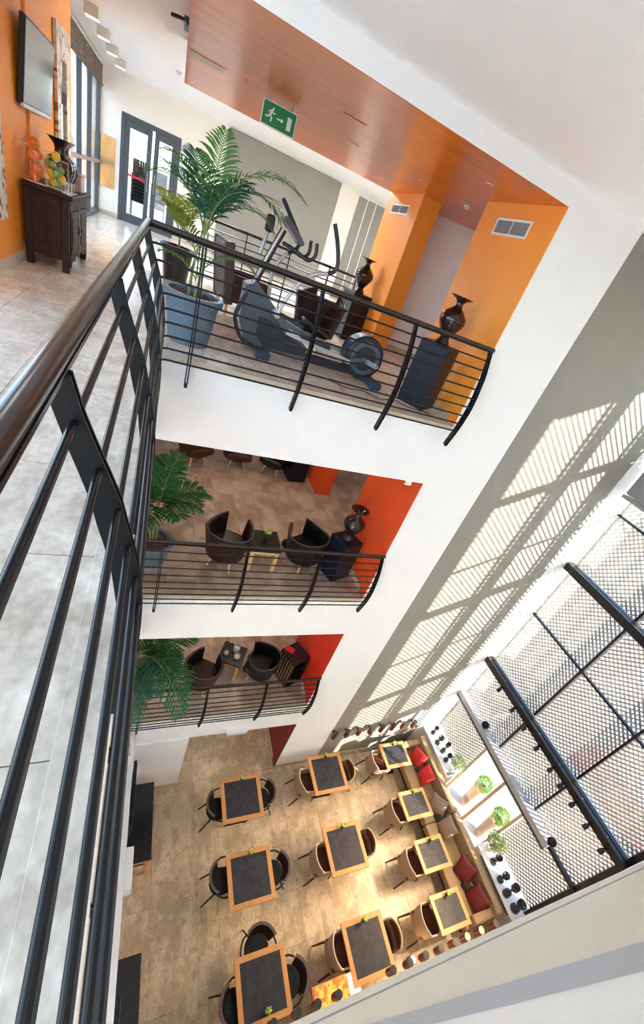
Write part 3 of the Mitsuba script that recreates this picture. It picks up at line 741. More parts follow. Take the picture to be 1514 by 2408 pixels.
# wall lamps
def sconce_kit():
    k = Kit()
    k.add('body', cat_([lathe([(.0, -.115), (.052, -.115), (.054, -.11), (.054, .11), (.052, .115), (.0, .113)], 20)]), 'copper', smooth=40)
    k.add('top_disc', lathe([(.0, .113), (.060, .113), (.060, .121), (.0, .122)], 20), 'lantern_grey', smooth=30, label='dark top disc')
    k.add('bracket', cat_([cyl((0, -.05, 0), (0, -.105, 0), .010, 8)]), 'black_steel')
    k.add('wall_plate', cat_([cbox(-.028, .028, -.115, -.10, -.03, .03, .004)]), 'black_steel')
    return k
sc_ = sconce_kit()
sc_pale = Kit(); sc_pale.parts = [(n, mikit.ply(lathe([(.0, .113), (.060, .113), (.060, .121), (.0, .122)], 20), 'copper_pale', smooth=30), 'top disc painted pale as if lit') if n == 'top_disc' else (n, d, l) for n, d, l in sc_.parts]  # lit look of the disc put into its pale colour
for i, x in enumerate((4.72, 5.06, 5.40, 5.74, 6.07, 6.41, 6.74, 7.08)):
    key = thing('wall_lamp', f'copper cylinder wall lamp on the sunlit grey wall, {ORD[i]} from the white pier', 'lamp', 'wall lamps on the sunlit wall')
    sc_.place(key, at(x, FY + .06 - .115, 1.33, 180))
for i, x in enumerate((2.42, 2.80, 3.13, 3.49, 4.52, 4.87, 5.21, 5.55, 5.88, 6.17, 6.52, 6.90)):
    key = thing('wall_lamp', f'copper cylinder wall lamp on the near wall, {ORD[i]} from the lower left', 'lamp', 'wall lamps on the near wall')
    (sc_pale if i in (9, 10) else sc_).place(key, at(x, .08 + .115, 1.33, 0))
# glowing amber panel low on the near wall
ap = thing('light_panel', 'glowing amber glass panel on top of a low wall shelf', 'lamp')
part(ap, 'casing', cbox(3.32, 4.22, .085, .42, .58, .68, .006), 'oak')
em = box(3.35, 4.19, .12, .40, .68, .69)
d = mikit.ply(em, 'seat_brown', uv=np.column_stack([(em.vertices[:, 0] - 3.35) / .84, (em.vertices[:, 1] - .12) / .28]))
d['emitter'] = {'type': 'area', 'radiance': mikit.proc(lambda p, n, uv: mix((.42, .11, .006), (1.0, .42, .05), smoothstep(.3, .7, fbm(p.x * 22, p.y * 22, 0.0))) * (.34 * LAMP))}
part(ap, 'amber_glass', d, None, label='speckled amber glass, lit from below')
ep = box(3.98, 4.19, .12, .40, .6905, .694)
d = mikit.ply(ep, 'seat_brown')
d['emitter'] = {'type': 'area', 'radiance': {'type': 'rgb', 'value': [.9 * LAMP, .72 * LAMP, .36 * LAMP]}}
part(ap, 'white_glass', d, None, label='bright white end of the panel')
al = thing('uplight', 'small bright lamp on the floor against the near wall', 'lamp')
part(al, 'housing', lathe([(0, 0), (.07, 0), (.07, .16), (.06, .17), (.055, .15), (0, .15)], 18), 'copper', smooth=30, to=at(5.62, .24, 0))
d = mikit.ply(lathe([(.054, .155), (0, .158)], 18), 'white_plastic'); d['emitter'] = {'type': 'area', 'radiance': {'type': 'rgb', 'value': [22 * LAMP, 14 * LAMP, 6 * LAMP]}}
part(al, 'lamp_glass', d, None, to=at(5.62, .24, 0))
# sideboards on the left
sb = thing('sideboard', 'long black-topped sideboard with orange wooden legs under the far television', 'sideboard')
part(sb, 'top', cbox(.27, .72, 2.74, 4.06, .80, .85, .006), 'granite')
part(sb, 'body', cbox(.28, .69, 2.80, 4.0, .42, .80, .006), 'dark_wood')
for x in (.31, .66):
    for y in (2.80, 4.0): part(sb, 'leg', cbox(x - .03, x + .03, y - .04, y + .03, 0, .80, .005), 'oak')
part(sb, 'apron', cbox(.29, .68, 2.765, 2.80, .62, .80, .004), 'oak')
sb = thing('sideboard', 'long black-topped sideboard at the lower left corner of the dining room', 'sideboard')
part(sb, 'top', cbox(.27, .63, .10, 1.53, .80, .85, .006), 'granite')
part(sb, 'body', cbox(.28, .60, .12, 1.48, .1, .80, .006), 'dark_wood')
for y in (.5, 1.0): part(sb, 'door_gap', box(.598, .602, y - .003, y + .003, .14, .78), 'black_steel')
def tv_set(y0, y1, z0, z1, x, label):
    k = thing('television', label, 'television')
    part(k, 'case', cbox(x, x + .055, y0, y1, z0, z1, .006), 'black_steel')
    part(k, 'screen', box(x + .055, x + .058, y0 + .03, y1 - .03, z0 + .04, z1 - .03), 'tv_screen')
    part(k, 'wall_bracket', box(.252, x, (y0 + y1) / 2 - .15, (y0 + y1) / 2 + .15, (z0 + z1) / 2 - .1, (z0 + z1) / 2 + .1), 'black_steel')
tv_set(3.02, 4.12, 1.12, 1.76, .29, 'flat black television above the far sideboard, seen from above')
tv_set(.12, 1.02, 1.12, 1.70, .29, 'flat black television above the sideboard at the lower left corner')
un = thing('wall_unit', 'white box with a grey round grille on the corner of the wall ledge', 'vent unit')
part(un, 'case', cbox(XL + .14, .22, 3.80, 4.22, 2.45, 2.62, .01), 'white_plastic')
part(un, 'grille', mv(lathe([(.0, 0), (.10, 0), (.10, .004), (.085, .008), (.07, .004), (.05, .008), (.03, .004), (0, .008)], 24), .08, 4.0, 2.62), 'vent_grey')
un = thing('wall_unit', 'slim white air unit on the left wall beyond the sideboard', 'vent unit')
part(un, 'case', cbox(.25, .36, 2.02, 2.56, 2.05, 2.33, .012), 'white_plastic')
part(un, 'outlet', box(.355, .362, 2.06, 2.52, 2.07, 2.10), 'vent_grey')
el = thing('emergency_light', 'white emergency light under the edge of the lowest balcony', 'lamp')
part(el, 'housing', cbox(1.98, 2.40, FY - .07, FY, 2.03, 2.13, .01), 'white_plastic')
part(el, 'lens', cbox(2.0, 2.38, FY - .085, FY - .07, 2.045, 2.115, .006), 'cream_plastic')
# things on the white window ledges
def goblet(h, r, m_, tilt=0):
    return lathe([(0, 0), (r * .95, 0), (r * 1.0, h * .06), (r * .9, h * .28), (r * .35, h * .42), (r * .18, h * .5), (r * .35, h * .58), (r * .92, h * .74), (r, h * .96), (r * .93, h), (r * .85, h * .95), (0, h * .8)], 20)
LED = [(7.90, 4.12, .30, .062, 'lantern_dark', 'first'), (7.90, 3.84, .30, .075, 'lantern_grey', 'second'), (7.93, 3.60, .42, .062, 'lantern_grey', 'third'), (7.90, 3.37, .30, .062, 'lantern_dark', 'fourth')]
for x, y, h, r, m_, o in LED:
    solo('candle_holder', f'dark hourglass candle holder on the window ledge by the sunlit corner, {o} from the corner', 'candle holder', goblet(h, r, m_), m_, smooth=35, to=at(x, y, .90))
LED = [(7.92, 1.12, .30, .078, 'lantern_dark', 'first'), (7.88, .80, .30, .078, 'lantern_dark', 'second'), (7.86, .56, .46, .080, 'lantern_grey', 'third'), (7.90, .30, .34, .095, 'lantern_dark', 'fourth')]
for x, y, h, r, m_, o in LED:
    solo('candle_holder', f'dark hourglass candle holder on the near window ledge, {o} from the white plant pot', 'candle holder', goblet(h, r, m_), m_, smooth=35, to=at(x, y, .90))
def leaf_cloud(c, R3, n, size, seed, shell=.55):
    r = np.random.default_rng(seed)
    d = r.normal(size=(n, 3)); d /= np.linalg.norm(d, axis=1, keepdims=True)
    rad = shell + (1 - shell) * r.random(n) ** .5
    P = np.asarray(c) + d * rad[:, None] * np.asarray(R3)
    q = r.normal(size=(n, 3)) * .7 + d; q /= np.linalg.norm(q, axis=1, keepdims=True)
    s = np.cross(q, r.normal(size=(n, 3))); s /= np.linalg.norm(s, axis=1, keepdims=True)
    L = size * (.7 + .6 * r.random((n, 1)))
    V = np.stack([P - q * L * .5, P + s * L * .22, P + q * L * .5, P - s * L * .22], 1).reshape(-1, 3)
    b = np.arange(n)[:, None] * 4
    F = np.vstack([b + [0, 1, 2], b + [0, 2, 3]])
    return trimesh.Trimesh(V, F, process=False)
def ledge_plant(x, y, label, seed, n, R3):
    k = thing('potted_plant', label, 'plant')
    part(k, 'pot', lathe([(0, 0), (.075, 0), (.105, .17), (.11, .19), (.098, .19), (.09, .165), (0, .165)], 24), 'pot_white', smooth=35, to=at(x, y, .90))
    r = np.random.default_rng(seed)
    st = [tube(smooth_path([(x, y, 1.06), (x + a * .3, y + b * .3, 1.16), (x + a * .8, y + b * .8, 1.28 + .1 * c)], 3), .004, 5) for a, b, c in r.normal(size=(9, 3)) * .12]
    part(k, 'stem', cat_(st), 'palm_stem', kind='stuff')
    part(k, 'foliage', leaf_cloud((x + .03, y, 1.30), R3, int(n * 1.4), .055, seed, .2), 'olive_leaf', kind='stuff')
ledge_plant(7.93, 3.13, 'olive-leaved plant in a white pot on the window ledge by the bright red cushions', 3, 420, (.20, .20, .17))
ledge_plant(7.93, 1.36, 'olive-leaved plant in a white pot on the near window ledge', 4, 620, (.22, .24, .19))
solo('place_mat', 'dark folded tray on the window ledge beside the plant by the bright red cushions', 'tray', cbox(7.76, 7.98, 2.995, 3.06, .90, .925, .004), 'dark_frame')
for i, (y, lab) in enumerate(((2.58, 'tall tan planter with a round green bush outside the garden door, nearer the sunlit corner'), (1.84, 'tall tan planter with a round green bush outside the garden door, nearer the olive plant'))):
    k = thing('planter', lab, 'planter')
    pp = [(0, 0), (.11, 0), (.155, .90), (.165, .92), (.15, .93), (.14, .88), (0, .88)]
    part(k, 'pot', lathe(pp, 4 * 6), 'planter_tan', smooth=30, to=at(8.60, y, -.02))
    part(k, 'trunk', cyl((8.60, y, .86), (8.60, y, 1.05), .015, 8), 'leg_brown')
    part(k, 'foliage', cat_([leaf_cloud((8.60, y, 1.10), (.20, .20, .20), 900, .05, 20 + i, .75)]), 'bush_leaf', kind='stuff')
# spotlights clamped along the steel beam
SP = Kit()
SP.add('clamp', cbox(-.02, .04, -.02, .02, .03, .10, .004), 'black_steel')
SP.add('head', rot(lathe([(0, -.06), (.03, -.06), (.042, -.03), (.045, .05), (.038, .05), (.034, .0), (0, -.02)], 16), 205, (0, 1, 0)), 'black_steel', smooth=35)
for i, y in enumerate((3.59, 3.08, 2.66, 2.23, 1.80, 1.50, 1.17, .81, .43)):
    k = thing('spotlight', f'small black spotlight on the steel beam, {ORD[i]} from the sunlit wall', 'lamp', 'spotlights along the steel beam')
    SP.place(k, at(7.86, y, 3.88))
    scene[f'spot_light_{i}'] = {'type': 'spot', 'to_world': T().look_at(origin=[7.83, y, 3.82], target=[3.2 + (i % 3) * 1.1, y - .55, 0], up=[0, 1, 0]), 'cutoff_angle': 34, 'beam_width': 16, 'intensity': {'type': 'rgb', 'value': [3.6 * LAMP, 2.5 * LAMP, 1.4 * LAMP]}}
for y, lab in ((3.30, 'round black spotlight under the header beam by the sunlit corner'), (.88, 'round black spotlight at the near end of the header beam')):
    k = thing('spotlight', lab, 'lamp')
    part(k, 'head', rot(lathe([(0, -.10), (.05, -.10), (.075, -.06), (.085, .05), (.088, .06), (.072, .06), (.065, .0), (0, -.02)], 20), -60, (0, 1, 0)), 'black_steel', smooth=35, to=at(8.0, y, 2.80))
    part(k, 'bracket', cbox(7.98, 8.04, y - .015, y + .015, 2.66, 2.76, .004), 'black_steel')
# ================================================================== PALMS
def frond_mesh(base, az, elev, L, droop, leaf_len, pairs, seed, width=.013, start=.22, sag=.5):
    r = np.random.default_rng(seed)
    n = 26
    az = math.radians(az)
    h = np.array([math.cos(az), math.sin(az), 0.0])
    P = [np.array(base, float)]; D = []
    for i in range(n):
        e = math.radians(elev - droop * (i / n) ** 1.35)
        d = h * math.cos(e) + np.array([0, 0, math.sin(e)])
        D.append(d); P.append(P[-1] + d * L / n)
    D.append(D[-1]); P = np.array(P); D = np.array(D)
    rach = tube(P, np.linspace(.008, .002, len(P)), 5)
    side = np.array([-h[1], h[0], 0.0])
    V, F = [], []
    for i in range(pairs):
        s = start + (1 - start) * (i + .5) / pairs
        x = s * n; j = int(min(x, n - 1)); f = x - j
        p = P[j] * (1 - f) + P[j + 1] * f
        t = D[j]
        up = np.cross(side, t); up = up if up[2] > 0 else -up
        q = (s - start) / (1 - start)
        ll = leaf_len * (.35 + 1.0 * math.sin(math.pi * min(1, .16 + .80 * q)) ** .8) * (1 - .45 * q ** 3) * (.9 + .2 * r.random())
        for sg in (-1, 1):
            fw = .55 + .5 * q + .1 * r.normal()
            d = side * sg * 1.0 + t * fw + up * (.28 + .08 * r.normal()); d /= np.linalg.norm(d)
            w = width * (.8 + .3 * r.random())
            wv = np.cross(d, up); wv /= np.linalg.norm(wv)
            p1 = p + d * ll * .5 + np.array([0, 0, -.10 * sag * ll])
            p2 = p + d * ll * .82 + np.array([0, 0, -.34 * sag * ll])
            p3 = p + d * ll + np.array([0, 0, -.60 * sag * ll])
            b = len(V)
            V += [p - wv * w * .3, p + wv * w * .3, p1 - wv * w, p1 + wv * w, p2 - wv * w * .6, p2 + wv * w * .6, p3]
            F += [[b, b + 1, b + 3], [b, b + 3, b + 2], [b + 2, b + 3, b + 5], [b + 2, b + 5, b + 4], [b + 4, b + 5, b + 6]]
    lv = trimesh.Trimesh(np.array(V), F, process=False)
    return rach, lv
def pot_mesh(r0, r1, h):
    return lathe([(0, 0), (r0, 0), (r0 + .01, .01), (r1 - .02, h - .07), (r1 + .012, h - .065), (r1 + .02, h - .01), (r1 + .012, h), (r1 - .035, h), (r1 - .05, h - .06), (0, h - .06)], 40)
def palm(name, label, x, y, z, pot, fronds, stems, leaf_mat, seed):
    k = thing(name, label, 'plant')
    r0, r1, h, pm = pot
    pk = part(k, 'pot', pot_mesh(r0, r1, h), pm, smooth=30, to=at(x, y, z))
    r = np.random.default_rng(seed)
    chips = []
    for i in range(170):
        a, q = r.random() * 6.28, (r1 - .06) * math.sqrt(r.random())
        m = trimesh.creation.icosphere(0, .022 * (.7 + .6 * r.random())).apply_scale((1.2, .8, .6))
        chips.append(mv(rot(m, r.random() * 180), x + q * math.cos(a), y + q * math.sin(a), z + h - .045 + .012 * r.random()))
    part(k, 'bark_mulch', cat_(chips), 'bark', kind='stuff')
    for s in stems:
        part(k, 'stem', tube(smooth_path(s, 5), np.linspace(.017, .009, 5 * (len(s) - 1) + 1), 7), 'palm_stem', smooth=60)
    for i, f in enumerate(fronds):
        rach, lv = frond_mesh(*f[:8], seed=seed * 100 + i, **(f[8] if len(f) > 8 else {})) if False else frond_mesh(f[0], f[1], f[2], f[3], f[4], f[5], f[6], seed * 100 + i, **(f[7] if len(f) > 7 else {}))
        fk = part(k, 'frond', lv, f[8] if len(f) > 8 else leaf_mat)
        part(fk, 'rachis', rach, 'palm_stem', smooth=60)
    return k
# top balcony palm in the blue-grey pot
px, py = .26, 4.90
c = (px - .02, py, F3 + .90)
top = (px + .02, py, F3 + .98)
N_ = {'width': .0095}
palm('potted_palm', 'large palm in a blue-grey pot on the top balcony, left of the exercise machine', px, py, F3, (.19, .275, .48, 'pot_blue'), [
    (top, 70, 84, .86, 22, .22, 30, N_), (top, 20, 76, 1.05, 128, .25, 30, N_), (top, -10, 82, 1.20, 118, .24, 32, N_), (top, 2, 70, .80, 120, .22, 26, N_),
    (top, 176, 76, .74, 120, .22, 26, N_), (top, 150, 84, .80, 95, .22, 26, N_), (top, 120, 80, .70, 45, .24, 26, N_, 'palm_leaf_blue'), (top, 200, 70, .62, 60, .22, 24, N_, 'palm_leaf_blue'),
    (top, 30, 78, .70, 60, .24, 26, N_, 'palm_leaf_blue'), (top, -60, 74, .62, 70, .24, 24, N_, 'palm_leaf_blue'),
    ((px, py, F3 + .74), 150, 66, .55, 50, .20, 22, N_, 'palm_leaf_lime'), ((px, py, F3 + .62), -8, 62, .66, 100, .20, 24, N_), ((px, py, F3 + .60), 190, 52, .40, 70, .17, 18, N_)],
    [[(px - .05, py, F3 + .4), (px - .04, py, F3 + .7), (px + .0, py, F3 + 1.0)], [(px + .03, py + .03, F3 + .4), (px + .03, py, F3 + .7), (px + .02, py, F3 + 1.0)], [(px, py - .04, F3 + .4), (px + .05, py - .03, F3 + .75), (px + .05, py, F3 + 1.02)]],
    'palm_leaf', 1)
# second plant behind, in a black pot
px, py = .12, 8.35
palm('potted_palm', 'lime-green palm in a black pot behind the large palm', px, py, F3, (.17, .25, .48, 'pot_black'), [
    ((px, py, F3 + .60), a, 74, .75, 60, .24, 20) for a in (10, 85, 160, 235, 300)], [[(px, py, F3 + .4), (px + .01, py, F3 + .55), (px, py, F3 + .65)]], 'palm_leaf_lime', 2)
# middle balcony palm
px, py = .17, 4.98
palm('potted_palm', 'dark green palm in a blue pot on the middle balcony', px, py, F2, (.17, .27, .42, 'pot_blue'), [
    ((px, py, F2 + .85), a, e, L, dr_, .30, 24, {'width': .016}) for a, e, L, dr_ in ((80, 80, .85, 50), (20, 66, .85, 105), (-8, 70, .72, 110), (120, 78, .85, 45), (200, 70, .75, 80), (250, 62, .6, 90), (305, 66, .62, 85), (50, 82, .95, 30), (160, 74, .7, 75))],
    [[(px, py, F2 + .34), (px - .01, py, F2 + .6), (px, py, F2 + .88)], [(px + .03, py, F2 + .34), (px + .04, py, F2 + .6), (px + .05, py, F2 + .9)], [(px - .03, py + .02, F2 + .34), (px - .06, py, F2 + .62), (px - .08, py, F2 + .9)]], 'palm_leaf_dark', 3)
# lowest balcony palm hanging over the railing
px, py = .18, 4.80
palm('potted_palm', 'bushy green palm on the lowest balcony with a frond hanging over the railing', px, py, F1, (.17, .27, .45, 'pot_blue'), [
    ((px, py, F1 + 1.0), a, e, L, dr_, .32, 24, {'width': .018}, m_) for a, e, L, dr_, m_ in ((-62, 76, 2.0, 166, 'palm_leaf_blue'), (-48, 74, 1.5, 150, 'palm_leaf_dark'), (-95, 76, 1.75, 165, 'palm_leaf_blue'), (-75, 80, 1.3, 135, 'palm_leaf_blue'), (12, 66, 1.15, 95, 'palm_leaf_dark'), (40, 70, .95, 80, 'palm_leaf_dark'), (90, 78, .9, 60, 'palm_leaf_dark'), (150, 70, .85, 80, 'palm_leaf_dark'), (-110, 66, .85, 110, 'palm_leaf_blue'), (-40, 55, .85, 75, 'palm_leaf_blue'), (-15, 60, .8, 90, 'palm_leaf_blue'), (200, 66, .7, 85, 'palm_leaf_dark'))],
    [[(px, py, F1 + .36), (px - .01, py, F1 + .7), (px, py, F1 + 1.02)], [(px + .03, py, F1 + .36), (px + .05, py, F1 + .7), (px + .06, py, F1 + 1.0)]], 'palm_leaf_blue', 4)

# ================================================================== VASES AND PEDESTALS
VP = [(0, 0), (.085, 0), (.09, .02), (.075, .05), (.055, .10), (.06, .13), (.10, .20), (.145, .30), (.155, .36), (.145, .42), (.10, .48), (.055, .53), (.040, .57), (.042, .60), (.065, .635), (.11, .66), (.135, .675), (.13, .682), (.10, .672), (.05, .63), (.03, .58), (0, .5)]
vase_mesh = lathe([(r * 1.15, z * .88) for r, z in VP], 44)
ped_mesh = cat_([cbox(-.20, .20, -.20, .20, .02, .80, .006), cbox(-.185, .185, -.185, .185, 0, .02, .003)])
def pedestal(x, y, z, deg, m_, lab):
    k = thing('pedestal', lab, 'pedestal')
    part(k, 'column', ped_mesh, m_, to=at(x, y, z, deg))
    part(k, 'top_panel', cbox(-.19, .19, -.19, .19, .80, .805, .002), m_, to=at(x, y, z, deg))
def vase(x, y, z, s, lab):
    solo('floor_vase', lab, 'vase', vase_mesh, 'bronze_glaze', smooth=35, to=T().translate([x, y, z]).scale(s))
pedestal(3.20, 4.86, F3, 38, 'navy_lacquer', 'dark square pedestal under the vase at the right end of the top balcony')
vase(3.20, 4.86, F3 + .805, .92, 'dark brown flared vase on the pedestal at the right end of the top balcony')
pedestal(3.18, 8.05, F3, 10, 'charcoal_lacquer', 'black pedestal under the vase beside the orange column')
vase(3.18, 8.05, F3 + .805, .92, 'dark brown flared vase beside the orange column')
pedestal(3.14, 4.90, F2, 22, 'navy_lacquer', 'dark square pedestal under the vase on the middle balcony')
vase(3.14, 4.90, F2 + .805, 1.0, 'black flared vase on the pedestal against the vermilion wall')
pedestal(3.10, 8.10, F2, 6, 'navy_lacquer', 'dark pedestal beside the vermilion column')
cb = thing('cabinet', 'black open-fronted cabinet against the red wall of the lowest balcony', 'cabinet')
cx_, cy_, cd = 3.22, 5.02, 24
to = at(cx_, cy_, F1, cd)
part(cb, 'frame', cat_([cbox(-.22, .22, -.24, .24, .0, .04, .004), cbox(-.22, .22, -.24, .24, .76, .80, .004), cbox(-.22, -.19, -.24, .24, .04, .76, .003), cbox(.19, .22, -.24, .24, .04, .76, .003), box(-.19, .19, .22, .24, .04, .76)]), 'charcoal_lacquer', to=to)
for zz in (.28, .52): part(cb, 'shelf', box(-.19, .19, -.23, .22, zz, zz + .02), 'charcoal_lacquer', to=to)
for i in range(6): part(cb, 'lattice_bar', box(-.225, -.219, -.20 + i * .075, -.185 + i * .075, .06, .74), 'oak', to=to)
solo('booklet', 'small red and white booklet lying on the black cabinet', 'book', cbox(-.07, .07, -.10, .10, 0, .015, .002), 'red_band', to=at(3.10, 5.12, F1 + .80, 50))
solo('ceiling_sign', 'small white sign hanging under the top balcony front beside the vermilion wall', 'sign', cbox(3.30, 3.40, 4.36, 4.39, B3 - .10, B3, .003), 'white_plastic')

# ================================================================== LOUNGE CHAIRS AND TABLES
def tub_kit(leather, legm, inner=None):
    k = Kit()
    a = arcpath(.345, -150 + 0, 150, 41)            # opening towards -x; turned below so that the front is +x
    a = -a
    ang = np.abs(np.degrees(np.arctan2(-a[:, 1], -a[:, 0])))
    zt = .72 - .05 * np.clip((ang - 20) / 70, 0, 1) + .10 * np.clip((ang - 100) / 50, 0, 1) ** 1.5
    sh = shell(a[::-1] if False else a, .24, zt, .05, splay=.075)
    k.add('shell', sh, leather, smooth=40)
    v = a * (1 + .0)
    k.add('piping', tube(np.column_stack([a * 1.0, zt + .004]), .0125, 6), 'leather_piping' if inner is None else inner, smooth=60)
    k.add('seat', mv(softbox(.54, .54, .16, .06), .05, 0, .36), leather, smooth=40)
    k.add('base', lathe([(0, .20), (.22, .20), (.29, .26), (.28, .32), (0, .32)], 28), leather, smooth=40)
    for s in (45, 135, 225, 315):
        c_, s_ = math.cos(math.radians(s)), math.sin(math.radians(s))
        k.add('leg', tube([(.18 * c_, .18 * s_, .22), (.26 * c_, .26 * s_, 0)], [.022, .014], 8), legm, smooth=50)
    return k
tub_wine, tub_black, tub_brown = tub_kit('wine_leather', 'light_oak'), tub_kit('black_leather', 'light_oak'), tub_kit('brown_leather', 'light_oak')
for kit, x, y, z, a, lab in (
    (tub_wine, 1.22, 5.02, F2, 62, 'wine-brown leather tub chair left of the coffee table on the middle balcony'),
    (tub_black, 2.52, 5.05, F2, 118, 'black leather tub chair right of the coffee table on the middle balcony'),
    (tub_wine, 1.34, 4.94, F1, 58, 'dark leather tub chair left of the coffee table on the lowest balcony'),
    (tub_black, 2.56, 5.06, F1, 148, 'black leather tub chair right of the coffee table on the lowest balcony'),
    (tub_brown, .85, 8.15, F2, -60, 'brown leather chair at the far end of the middle balcony, first from the left'),
    (tub_brown, 1.75, 8.25, F2, -90, 'brown leather chair at the far end of the middle balcony, second from the left'),
    (tub_black, 2.58, 8.2, F2, -120, 'black leather chair at the far end of the middle balcony beside the dark pedestal'),
    (tub_wine, 1.98, 6.25, F3, 60, 'dark leather tub chair behind the exercise machine, seen from its back')):
    key = thing('tub_chair', lab, 'armchair'); kit.place(key, at(x, y, z, a))
ac = thing('armchair', 'tall-backed brown armchair between the large palm and the exercise machine', 'armchair')
to = at(.95, 6.75, F3, 8)
part(ac, 'backrest', mv(rot(softbox(.12, .62, .70, .05), -8, (0, 1, 0)), -.27, 0, .58), 'brown_leather', smooth=40, to=to)
for s in (-1, 1): part(ac, 'side_edge', mv(rot(softbox(.13, .05, .72, .02), -8, (0, 1, 0)), -.27, s * .315, .57), 'chair_back_dark', smooth=40, to=to)
part(ac, 'seat', mv(softbox(.60, .60, .18, .06), .05, 0, .36), 'brown_leather', smooth=40, to=to)
for s in (-1, 1): part(ac, 'arm', mv(softbox(.56, .09, .34, .04), .05, s * .30, .42), 'brown_leather', smooth=40, to=to)
for sx in (-.22, .26):
    for sy in (-.25, .25): part(ac, 'leg', leg((sx, sy, .26), (sx, sy, 0), .022, .016), 'light_oak', to=to)
def coffee(x, y, z, deg, lm, lab):
    k = thing('coffee_table', lab, 'table'); to = at(x, y, z, deg)
    part(k, 'top', cbox(-.25, .25, -.25, .25, .44, .50, .006), 'charcoal_lacquer', to=to)
    for sy in (-1, 1): part(k, 'apron', cbox(-.21, .21, sy * .20 - .015, sy * .20 + .015, .37, .44, .003), lm, to=to)
    for sx in (-1, 1):
        for sy in (-1, 1): part(k, 'leg', cbox(sx * .20 - .03, sx * .20 + .03, sy * .20 - .03, sy * .20 + .03, 0, .44, .005), lm, to=to)
coffee(1.80, 5.06, F2, -1, 'light_oak', 'black-topped coffee table with light oak legs on the middle balcony')
coffee(1.96, 5.30, F1, -26, 'oak', 'black-topped coffee table with brown legs on the lowest balcony')
k = thing('posy', 'small wreath of pale flowers on the coffee table of the middle balcony', 'flowers')
posy.place(k, T().translate([1.82, 5.08, F2 + .50]).scale(1.5))
def candle(x, y, z, r, h, lab):
    k = thing('candle_jar', lab, 'candle holder')
    part(k, 'bowl', lathe([(0, 0), (r * .8, 0), (r, h * .2), (r, h * .8), (r * .75, h), (r * .65, h * .98), (r * .9, h * .75), (r * .85, h * .25), (0, h * .2)], 20), 'candle_glass', smooth=35, to=at(x, y, z))
    part(k, 'candle', cyl((x, y, z + h * .2), (x, y, z + h * .7), r * .5, 12), 'white_plastic')
candle(1.82, 5.30, F1 + .50, .05, .09, 'small round glass candle holder alone on the coffee table of the lowest balcony')
candle(2.04, 5.38, F1 + .50, .075, .16, 'tall glass candle holder on the coffee table of the lowest balcony')
candle(2.03, 5.20, F1 + .50, .065, .10, 'low amber-lit glass candle holder in front of the tall one')

# ================================================================== EXERCISE MACHINE
xm = thing('elliptical_trainer', 'blue-grey and black elliptical exercise machine on the top balcony', 'exercise machine')
yc = 5.32
def P3(x, h, y): return (x, y, F3 + h)
shroud = Polygon([(.80, .66), (.90, .70), (1.14, .52), (1.18, .40), (1.30, .36), (1.62, .20), (1.62, .10), (1.0, .06), (.92, .08), (.80, .34)]).buffer(.02)
m = prism(shroud, -.13, .13)
v = m.vertices; m = trimesh.Trimesh(np.stack([v[:, 0], v[:, 2] + yc, v[:, 1] + F3], 1), m.faces[:, ::-1], process=False)
part(xm, 'shroud', m, 'trainer_grey')
part(xm, 'side_panel', plate_y([(x, z + F3) for x, z in [(.98, .40), (1.10, .40), (1.62, .19), (1.62, .12), (1.1, .10), (1.0, .2)]], yc - .165, yc - .13), 'trainer_dark')
part(xm, 'floor_beam', beam(P3(.95, .09, yc), P3(2.62, .09, yc), .10, .07), 'trainer_dark')
for x in (1.08, 2.60):
    part(xm, 'foot', cat_([cbox(x - .07, x + .07, yc - .32, yc + .32, F3, F3 + .085, .015)]), 'trainer_blue')
    for s in (-1, 1): part(xm, 'foot_cap', cbox(x - .085, x + .085, yc + s * .33 - .045, yc + s * .33 + .045, F3, F3 + .095, .02), 'trainer_blue')
part(xm, 'front_bar', tube(smooth_path([P3(.84, .66, yc - .10), P3(.74, .42, yc - .14), P3(.74, .28, yc - .15), P3(.84, .12, yc - .15), P3(.98, .07, yc - .15)], 5), .022, 10), 'trainer_dark', smooth=50)
wheel = lathe([(0, -.15), (.22, -.15), (.255, -.13), (.265, -.09), (.265, .09), (.255, .13), (.22, .15), (0, .15)], 48)
part(xm, 'flywheel_cover', mv(rot(wheel, 90, (1, 0, 0)), 2.42, yc, F3 + .30), 'trainer_dark', smooth=35)
part(xm, 'cover_ring', mv(rot(lathe([(.15, .150), (.16, .158), (.20, .158), (.21, .150)], 44), 90, (1, 0, 0)), 2.42, yc, F3 + .30), 'trainer_grey', smooth=35)
part(xm, 'cover_band', mv(rot(lathe([(.262, -.03), (.272, -.03), (.272, .10), (.262, .10)], 44), 90, (1, 0, 0)), 2.42, yc, F3 + .30), 'trainer_blue', smooth=35)
oval = LineString([(-.075, 0), (.075, 0)]).buffer(.026)
wav = LineString([(-.07, .012), (-.05, -.010), (-.03, .012), (-.01, -.010), (.01, .012), (.03, -.010), (.05, .012), (.07, -.010)]).buffer(.0045)
bd = affinity.translate(affinity.rotate(oval.difference(oval.buffer(-.006)).union(wav), -10, origin=(0, 0)), 2.53, F3 + .26)
bm = cat_([plate_y(gm, yc - .162, yc - .156) for gm in getattr(bd, 'geoms', [bd])])
part(xm, 'badge_plate', plate_y(affinity.translate(affinity.rotate(oval, -10, origin=(0, 0)), 2.53, F3 + .26), yc - .157, yc - .150), 'trainer_grey')
part(xm, 'badge', bm, 'white_plastic', label='white oval wavy emblem')
part(xm, 'mast', tube(smooth_path([P3(.86, .62, yc), P3(.96, .95, yc), P3(1.07, 1.28, yc)], 4), .036, 12), 'trainer_dark', smooth=50)
